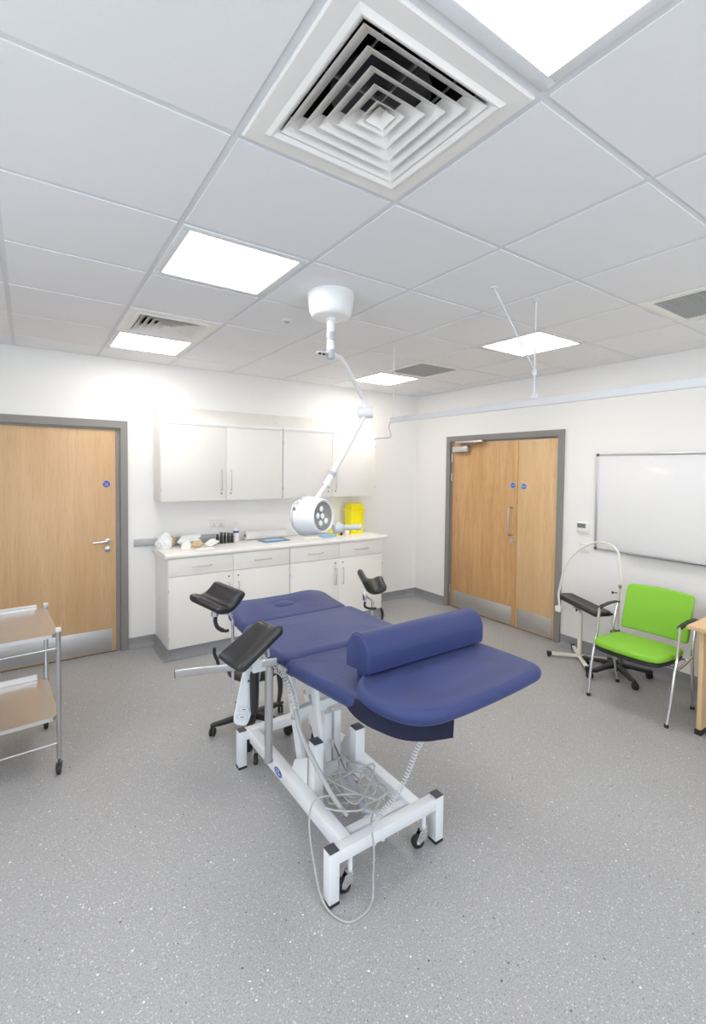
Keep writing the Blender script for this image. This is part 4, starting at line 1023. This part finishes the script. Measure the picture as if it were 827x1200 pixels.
# ------------------------------------------------------------------ green chair
ch = thing('visitor_chair', (3.7, 1.62, 0), 'lime green padded armchair with chrome tube legs beside the desk', 'chair')
YL, YR = 1.895, 1.345
def chair_side(y, s_):
    f_ = MB(); f_.tube(catmull([(3.505, y-.008*s_, .012), (3.545, y, .20), (3.592, y, .385), (3.612, y, .435), (3.624, y, .50), (3.636, y, .58), (3.646, y, .655)], 7), .0105, 14)
    f_.build('front_leg', M['chrome'], ch)
    f_ = MB(); f_.tube(catmull([(3.935, y-.012*s_, .012), (3.893, y, .20), (3.868, y, .38), (3.878, y, .50), (3.90, y, .60), (3.912, y, .63), (3.920, y, .655)], 7), .0105, 14)
    f_.build('rear_leg', M['chrome'], ch)
    f_ = MB(); f_.tube(catmull([(3.60, y, .405), (3.625, y-.01*s_, .368), (3.70, y-.015*s_, .352), (3.80, y-.012*s_, .368), (3.862, y, .40)], 7), .009, 12); f_.build('side_tube', M['chrome'], ch)
    a_ = MB(); a_.prism([(3.635, .645), (3.640, .658), (3.70, .668), (3.80, .674), (3.90, .670), (3.935, .662), (3.935, .650), (3.90, .658), (3.80, .662), (3.70, .656), (3.645, .645)], y-.017, y+.017, 'y', .004); a_.build('armrest', M['blackp'], ch)
    for x_ in (3.505, 3.935):
        MB().lathe([(0, 0), (.0135, 0), (.0145, .006), (.0125, .022), (0, .022)], (x_, y-(.008 if x_ < 3.7 else .012)*s_, 0), n=16).build('foot_cap', M['rubber'], ch)
chair_side(YL, 1); chair_side(YR, -1)
MB().cyl((3.63, YR+.012, .37), (3.63, YL-.012, .37), .008, n=12).build('cross_tube', M['chrome'], ch)
MB().cyl((3.83, YR+.012, .378), (3.83, YL-.012, .378), .008, n=12).build('cross_tube', M['chrome'], ch)
seat_o = [tuple(p)[:2] for p in catmull([(3.84, 1.39, 0), (3.70, 1.378, 0), (3.55, 1.382, 0), (3.475, 1.405, 0), (3.44, 1.48, 0), (3.428, 1.62, 0), (3.44, 1.76, 0), (3.475, 1.835, 0), (3.55, 1.858, 0), (3.70, 1.862, 0), (3.84, 1.85, 0), (3.872, 1.80, 0), (3.878, 1.62, 0), (3.872, 1.44, 0)], 6, True)]
def sw(c): k = (c.x-3.43)/.45; return (c.x, c.y, c.z-.022*k-.030*max(0, .18-k)**1.0)
s_ = MB(); s_.pad(seat_o, .420, .466, .020, .012, sw, rings=12); s_.build('seat', M['green'], ch, smooth=60)
s_ = MB(); s_.pad([(3.65+(x-3.65)*.985, 1.62+(y-1.62)*.985) for x, y in seat_o], .392, .418, .010, 0, sw, rings=4); s_.build('seat_shell', M['blackp'], ch, smooth=50)
def back_sheet(off, inset, zlo, zhi, th_, name, m):
    ol = rrect(YR+.040+inset, zlo+inset, YL-.044-inset, zhi-inset, [.018, .018, .026, .026], 6)
    mb = MB(); mb.pad([(a, b) for a, b in ol], 0, th_, min(.014, th_*.45), .006 if m is M['green'] else 0, rings=10)
    for v in mb.bm.verts:
        yy, zz, t_ = v.co.x, v.co.y, v.co.z; k = (yy-1.62)/.25; hz = (zz-.47)/.34
        v.co = V((3.91+.100*hz-off-t_+.028*(1-k*k)-.0, yy, zz+.012*(1-k*k)*hz))
    bmesh.ops.recalc_face_normals(mb.bm, faces=mb.bm.faces)
    return mb.build(name, m, ch, smooth=60)
back_sheet(0.0, 0, .475, .805, .036, 'backrest', M['green'])
back_sheet(-.013, .006, .472, .80, .012, 'backrest_shell', M['blackp'])

# ------------------------------------------------------------------ arm-rest stand (phlebotomy)
ar = thing('armrest_stand', (4.10, 2.30, 0), 'cream metal stand with a narrow black padded arm board beside the double door', 'armrest stand')
for (p, q, dz) in (((3.94, 2.50), (4.255, 2.11), 0), ((3.90, 2.115), (4.285, 2.47), .0006)):
    MB().bar((*p, .034+dz), (*q, .034+dz), .030, .022, bev=.003).build('base_bar', M['cream_pc'], ar)
    for a_, b_ in ((p, q), (q, p)):
        d = (V(a_)-V(b_)).normalized(); e0 = V((*a_, .032)); MB().bar(e0-V((*d, 0))*.022, e0+V((*d, 0))*.018, .034, .030, bev=.003).build('end_cap', M['rubber'], ar)
for (a_, b_) in ((3.94, 2.5), (4.255, 2.11), (3.90, 2.115), (4.285, 2.47)):
    MB().lathe([(0, 0), (.012, 0), (.012, .017), (0, .017)], (a_, b_, 0), n=14).build('rubber_foot', M['rubber'], ar)
MB().box((4.085, 2.285, .047), (4.115, 2.315, .43), .003).build('column', M['cream_pc'], ar)
MB().cyl((4.10, 2.30, .43), (4.10, 2.30, .475), .010, n=16).build('inner_tube', M['chrome'], ar)
b_ = MB(); b_.lathe([(0, 0), (.014, 0), (.018, .006), (.014, .014), (0, .014)], (4.088, 2.325, .455), (-.6, .8, 0), 14); b_.cyl((4.10, 2.31, .455), (4.088, 2.325, .455), .004, n=8); b_.build('clamp_knob', M['blackp'], ar)
b_ = MB(); b_.box((4.05, 2.25, .472), (4.15, 2.35, .478), .001); b_.build('mount_plate', M['satin'], ar)
pd = MB(); P0 = V((4.215, 2.545, .525)); P1 = V((3.985, 2.035, .503)); d = (P1-P0); L_ = d.length; d.normalize(); s2 = V((0, 0, 1)).cross(d).normalized(); n2 = d.cross(s2)
ol = rrect(0, -.082, L_, .082, [.05, .02, .02, .05], 6); pd.pad(ol, -.022, .018, .014, 0, rings=14, dent=lambda a_, b_: .012*(abs(b_)/.082)**2-.004)
for v in pd.bm.verts: a_, b_, c_ = v.co; v.co = P0+d*a_+s2*b_+n2*c_
pd.build('arm_board', M['pu'], ar, smooth=60)

# ------------------------------------------------------------------ flexible magnifier / task lamp on star base
fx = thing('floor_lamp', (4.05, 1.96, 0), 'cream gooseneck floor lamp arched over on a black castered base', 'lamp')
star(fx, 4.05, 1.96, .26, 236, .10, M['blackp'], lw=.046)
MB().cyl((4.05, 1.96, .13), (4.062, 1.955, .735), .0125, n=18).build('pole', M['cream_pc'], fx)
K = .981; gp = [(y*K, 1.7124+(z-1.7124)*K) for y, z in ((1.985, .735), (1.985, .785), (1.995, .90), (2.006, 1.001), (2.03, 1.048), (2.08, 1.079), (2.169, 1.089), (2.268, 1.052), (2.362, .985), (2.442, .892), (2.492, .79), (2.521, .676), (2.543, .56), (2.543, .507), (2.532, .43))]
gk = [(4.065+.0*i, y, z) for i, (y, z) in enumerate(gp)]
MB().tube(catmull(gk, 7), .0095, 14).build('gooseneck', M['cream_pc'], fx)
MB().lathe([(0, 0), (.013, 0), (.013, .03), (0, .03)], (4.064, 1.949, .735), n=18).build('neck_collar', M['satin'], fx)
e0 = V(gk[-1]); b_ = MB(); b_.box((e0.x-.03, e0.y-.028, e0.z-.052), (e0.x+.03, e0.y+.03, e0.z), .006); b_.build('lamp_housing', M['cream_pc'], fx)
for z in (.695, .51, .365):
    b_ = MB(); k = V((4.055, 1.955, z)); b_.cyl(k, k+V((-.02, .03, 0)), .004, n=8); b_.lathe([(0, 0), (.010, 0), (.012, .006), (.010, .014), (0, .014)], k+V((-.02, .03, 0)), (-.55, .83, 0), 14); b_.build('clamp_knob', M['blackp'], fx)
b_ = MB(); b_.lathe([(.012, 0), (.022, 0), (.022, .034), (.012, .034)], (4.058, 1.957, .35), n=18); b_.build('cord_clip', M['cap'], fx)
b_ = MB(); b_.tube(catmull([(4.04, 1.98, .55), (4.03, 1.99, .48), (4.035, 1.99, .42), (4.05, 1.985, .37)], 5), .003, 6); b_.build('lamp_cord', M['cable_w'], fx)

# ------------------------------------------------------------------ desk
dk = thing('desk', (3.9, .5, 0), 'pale beech desk with a panel end at the right edge', 'desk')
MB().box((3.452, -.42, .712), (4.318, 1.238, .737), .003).build('desktop', M['beech'], dk)
for yy in (1.185, -.36):
    p_ = MB().box((3.585, yy, .030), (4.22, yy+.027, .7115), .002).build('end_panel', M['beech'], dk)
    MB().prism([(3.575, .0), (3.665, .0), (3.665, .029), (3.575, .034)], yy-.006, yy+.033, 'y', .002).build('desk_foot', M['rubber'], p_)
    MB().prism([(4.14, .0), (4.22, .0), (4.22, .029), (4.14, .029)], yy-.006, yy+.033, 'y', .002).build('desk_foot', M['rubber'], p_)
MB().box((4.17, -.332, .35), (4.188, 1.1845, .7112), .002).build('modesty_panel', M['beech'], dk)
tele = MB(); tele.tube(catmull([(3.70, 1.20, .742), (3.78, 1.185, .741), (3.86, 1.17, .742), (3.93, 1.13, .745), (3.98, 1.05, .742)], 6), .0035, 8)
tag(tele.build('desk_cable', M['blackp'], loc=(3.8, 1.17, .737)), 'thin black cable lying on the desk top', 'cable')
b_ = MB(); b_.tube(catmull([(4.302, 1.20, 1.10), (4.302, 1.205, .98), (4.295, 1.20, .86), (4.26, 1.19, .76), (4.2, 1.17, .742)], 6), .004, 8)
tag(b_.build('wall_cable', M['cap'], loc=(4.28, 1.2, .737)), 'thin dark cable hanging down the wall behind the desk', 'cable')

# ------------------------------------------------------------------ things on the worktop
ZW = .9455
def blob(name, c, s, m, label, cat, seed, group=None, amp=.25, sub=4):
    rn = random.Random(seed); t = bmesh.new(); bmesh.ops.create_icosphere(t, subdivisions=sub, radius=1)
    ph = [(V((rn.uniform(-1, 1), rn.uniform(-1, 1), rn.uniform(-1, 1))).normalized()*rn.uniform(2, 6), rn.uniform(0, 6)) for _ in range(9)]
    for v in t.verts:
        k = 1+amp*sum(math.sin(v.co.dot(a)+b)/(2+i*.5) for i, (a, b) in enumerate(ph))
        k += .16*noise.noise(v.co*3.1+V((seed, 0, 0)))+.10*abs(noise.noise(v.co*7.3+V((0, seed, 0)))); p = v.co*k; v.co = V((c[0]+p.x*s[0], c[1]+p.y*s[1], max(ZW, c[2]+p.z*s[2])))
    mb = MB(); mb._add(t); o = mb.build(name, m, smooth=12, loc=(c[0], c[1], ZW)); return tag(o, label, cat, group)
blob('plastic_bag', (1.045, 4.62, ZW+.060), (.065, .075, .075), M['film'], 'clear crumpled plastic bag at the left end of the worktop', 'bag', 4)
blob('wrapped_pack', (1.275, 4.62, ZW+.055), (.095, .05, .05), M['film'], 'long crumpled white wrapped pack leaning over tan paper', 'package', 9, amp=.3)
blob('wrapped_pack', (1.455, 4.50, ZW+.032), (.055, .035, .030), M['paper'], 'small white crumpled pack at the right end of the clutter', 'package', 12, amp=.35)
blob('crumpled_paper', (1.14, 4.70, ZW+.045), (.024, .02, .05), M['kraft'], 'tan crumpled paper standing behind the clear bag', 'paper', 5, sub=3)
blob('crumpled_paper', (1.30, 4.505, ZW+.028), (.055, .028, .030), M['kraft'], 'tan crumpled paper in front of the long wrapped pack', 'paper', 6, sub=3)
b_ = MB(); b_.prism([(1.145, ZW), (1.225, ZW), (1.235, ZW+.05), (1.20, ZW+.085), (1.15, ZW+.055)], 4.42, 4.45, 'y', .004); tag(b_.build('small_carton', M['paper'], loc=(1.18, 4.43, ZW)), 'small white open carton in front of the clutter', 'box')
def sheet(u, v): return V((1.27+.17*u, 4.32+.11*v+.02*u, ZW+.001+.006*sin(3*u)*sin(2.5*v)**2))
b_ = MB(); b_.grid(sheet, 10, 8, .0008); tag(b_.build('paper_sheet', M['paper'], loc=(1.35, 4.45, ZW)), 'white sheet of paper lying flat on the worktop', 'paper')
# five black instrument tubes
def tube_item(x, y, h_):
    r_ = thing('specimen_tube', (x, y, ZW), 'x', 'tube', 'row of small black tubes')
    b_ = MB(); b_.lathe([(0, 0), (.014, 0), (.015, .006), (.015, h_*.7), (.011, h_*.75), (.011, h_*.78), (0, h_*.78)], (x, y, ZW), n=20); b_.build('tube_body', M['blackp'], r_)
    b_ = MB(); b_.lathe([(0, h_*.78), (.013, h_*.78), (.014, h_*.98), (.012, h_), (0, h_)], (x, y, ZW), n=20); b_.build('tube_cap', M['cap'], r_)
    return r_
tl = ['leftmost of the five small black tubes', 'second black tube from the left in the row of five', 'middle one of the five small black tubes', 'fourth black tube from the left, beside the rightmost', 'rightmost black tube, next to the white bottle']
for k in range(5):
    o = tube_item(1.545+.037*k, 4.615-.004*(k % 2), .095+.006*((k*3) % 4)); o['label'] = tl[k]
bt = thing('pump_bottle', (1.745, 4.64, ZW), 'small white bottle with a blue label beside the black tubes', 'bottle')
b_ = MB(); b_.lathe([(0, 0), (.027, 0), (.029, .006), (.029, .12), (.024, .135), (.012, .145), (.012, .155), (0, .155)], (1.745, 4.64, ZW), n=28); b_.build('bottle_body', M['plastic_w'], bt)
b_ = MB(); b_.lathe([(0, .155), (.014, .155), (.014, .175), (.006, .178), (.006, .195), (0, .195)], (1.745, 4.64, ZW), n=20); b_.tube([(1.745, 4.64, ZW+.193), (1.745, 4.605, ZW+.190)], .005, 8); b_.build('pump', M['plastic_w'], bt)
b_ = MB(); b_.lathe([(.0292, .095), (.0296, .095), (.0296, .115), (.0292, .115)], (1.745, 4.64, ZW), n=28); b_.build('bottle_label', M['bluedark'], bt)
# paper roll lying down
pr_ = thing('paper_roll', (2.08, 4.69, ZW), 'white couch paper roll lying at the back of the worktop', 'paper roll')
b_ = MB(); b_.lathe([(.018, 0), (.047, 0), (.047, .46), (.018, .46)], (1.865, 4.695, ZW+.048), (1, 0, 0), 40); b_.build('roll', M['paper'], pr_)
b_ = MB(); b_.lathe([(.014, -.002), (.0178, -.002), (.0178, .462), (.014, .462)], (1.865, 4.695, ZW+.048), (1, 0, 0), 24); b_.build('roll_core', M['cap'], pr_)
def packet(name, x0, y0, x1, y1, h_, m, lab, cat, rot=0.):
    b_ = MB(); b_.box((x0, y0, ZW+.0005), (x1, y1, ZW+h_), min(.003, h_*.4)); o = b_.build(name, m, loc=((x0+x1)/2, (y0+y1)/2, ZW)); o.rotation_euler.z = rot; return tag(o, lab, cat)
pk = packet('instrument_packet', 1.96, 4.42, 2.26, 4.60, .008, M['packet_blue2'], 'blue wrapped sterile packet lying in front of the paper roll', 'packet', .12)
b_ = MB(); b_.box((1.99, 4.45, ZW+.009), (2.20, 4.57, ZW+.016), .002); b_.build('packet_window', M['packet_blue'], pk)
packet('paper_pack', 2.44, 4.40, 2.62, 4.50, .012, M['paper'], 'flat cream paper pack on the worktop below the lamp head', 'packet', -.1)
packet('wipe_packet', 2.66, 4.42, 2.83, 4.53, .026, M['packet_blue'], 'pale blue soft packet below the lamp head', 'packet', .25)
for k, (x, y, lab) in enumerate(((2.86, 4.60, 'left yellow clip-shaped holder under the lamp handle'), (2.93, 4.55, 'middle yellow holder with black centre under the lamp handle'), (3.00, 4.60, 'right yellow holder under the lamp handle'))):
    b_ = MB(); h_ = (.075, .04, .05)[k]; b_.prism([(x-.028, ZW), (x+.028, ZW), (x+.022, ZW+h_*.5), (x+.008, ZW+h_), (x-.012, ZW+h_*.9), (x-.022, ZW+h_*.4)], y-.015, y+.015, 'y', .004)
    o = tag(b_.build('yellow_clip', M['yellow'], loc=(x, y, ZW)), lab, 'clip', 'small yellow holders')
b_ = MB(); b_.lathe([(0, 0), (.012, 0), (.016, .02), (.008, .035), (0, .036)], (2.945, 4.50, ZW), n=16); tag(b_.build('rubber_bung', M['blackp'], loc=(2.945, 4.5, ZW)), 'tiny black bung in front of the yellow holders', 'bung')
b_ = MB(); b_.lathe([(0, 0), (.024, 0), (.027, .05), (.024, .062), (0, .064)], (3.035, 4.52, ZW), n=20); tag(b_.build('small_pot', M['plastic_w'], loc=(3.035, 4.52, ZW)), 'small white pot left of the yellow bin', 'pot')
# wall slot behind
o_ = plate('wall_outlet', (2.94, CY, 1.12), .03, .11, (0, -1, 0), (1, 0, 0), 'narrow wall outlet with a dark slot left of the yellow bin', 'outlet')
mq = MB(); o_[1](mq, -.009, .009, -.045, .045, .0092, .0105, .0004); mq.build('dark_slot', M['cap'], o_[0])
# sharps bin
yb_ = thing('sharps_bin', (3.19, 4.60, ZW), 'bright yellow plastic sharps bin in the corner of the worktop', 'sharps bin')
def bin_sec(z, w, d): return [(3.19-w, 4.60-d, z), (3.19+w, 4.60-d, z), (3.19+w, 4.60+d, z), (3.19-w, 4.60+d, z)]
def lofted(secs, m, name, bev=.008):
    t = bmesh.new(); R = [[t.verts.new(p) for p in s] for s in secs]
    for A, B in zip(R, R[1:]):
        for k in range(4): t.faces.new((A[k], A[(k+1) % 4], B[(k+1) % 4], B[k]))
    t.faces.new(R[0][::-1]); t.faces.new(R[-1]); bmesh.ops.recalc_face_normals(t, faces=t.faces)
    ed = [e for e in t.edges if abs(e.verts[0].co.z-e.verts[1].co.z) > .02]
    bmesh.ops.bevel(t, geom=ed, offset=bev*2, segments=4, profile=.5, affect='EDGES', clamp_overlap=True)
    mb = MB(); mb._add(t); return mb.build(name, m, yb_)
lofted([bin_sec(ZW, .082, .072), bin_sec(ZW+.265, .093, .082)], M['yellow'], 'bin_body')
lofted([bin_sec(ZW+.266, .100, .088), bin_sec(ZW+.285, .100, .088)], M['yellow'], 'bin_rim', .006)
lofted([bin_sec(ZW+.286, .088, .078), bin_sec(ZW+.355, .078, .068)], M['yellow'], 'bin_lid')
b_ = MB(); b_.box((3.14, 4.52, ZW+.08), (3.24, 4.5235, ZW+.19), .001); b_.build('bin_label', M['paper'], yb_) if False else b_.bm.free()

# ------------------------------------------------------------------ camera
cam = bpy.data.cameras.new('camera'); co_ = bpy.data.objects.new('camera', cam); COL.objects.link(co_)
yaw, pitch, roll, fpx, cyp = 0.60307, -0.03395, 0.0115, 551.78595, 567.66347
fw = V((sin(yaw)*cos(pitch), cos(yaw)*cos(pitch), sin(pitch))); r = V((cos(yaw), -sin(yaw), 0)); u = r.cross(fw)
r2 = r*cos(roll)+u*sin(roll); u2 = -r*sin(roll)+u*cos(roll)
co_.matrix_world = Matrix(((r2.x, u2.x, -fw.x, 0), (r2.y, u2.y, -fw.y, 0), (r2.z, u2.z, -fw.z, 1.71237), (0, 0, 0, 1)))
cam.sensor_fit = 'VERTICAL'; cam.sensor_height = 36; cam.lens = 36*fpx/1200
cam.shift_y = (cyp-600)/1200; cam.clip_start = .02; cam.clip_end = 60
SC.camera = co_

# ------------------------------------------------------------------ daylight and render look
w = bpy.data.worlds.new('sky'); w.use_nodes = True; SC.world = w
bg = w.node_tree.nodes['Background']; bg.inputs['Color'].default_value = (.80, .89, 1, 1); bg.inputs['Strength'].default_value = 4.5
def portal(loc, rot, sx, sy):
    l = bpy.data.lights.new('window_portal', 'AREA'); l.shape = 'RECTANGLE'; l.size = sx; l.size_y = sy; l.cycles.is_portal = True
    o = bpy.data.objects.new('window_portal', l); o.location = loc; o.rotation_euler = rot; COL.objects.link(o); o['kind'] = 'helper'
portal((LX-.13, (WL[0]+WL[1])/2, 1.6), (0, radians(-90), 0), 1.3, WL[1]-WL[0])
portal(((WF[0]+WF[1])/2, FY-.13, 1.6), (radians(90), 0, 0), WF[1]-WF[0], 1.3)
vs = SC.view_settings; vs.view_transform = 'Standard'; vs.look = 'None'; vs.gamma = 1; vs.exposure = .45; vs.use_curve_mapping = False
cy = SC.cycles; cy.use_denoising = True; cy.max_bounces = 10; cy.diffuse_bounces = 6; cy.glossy_bounces = 4; cy.transparent_max_bounces = 8; cy.caustics_reflective = False; cy.caustics_refractive = False
cy.sample_clamp_indirect = 8
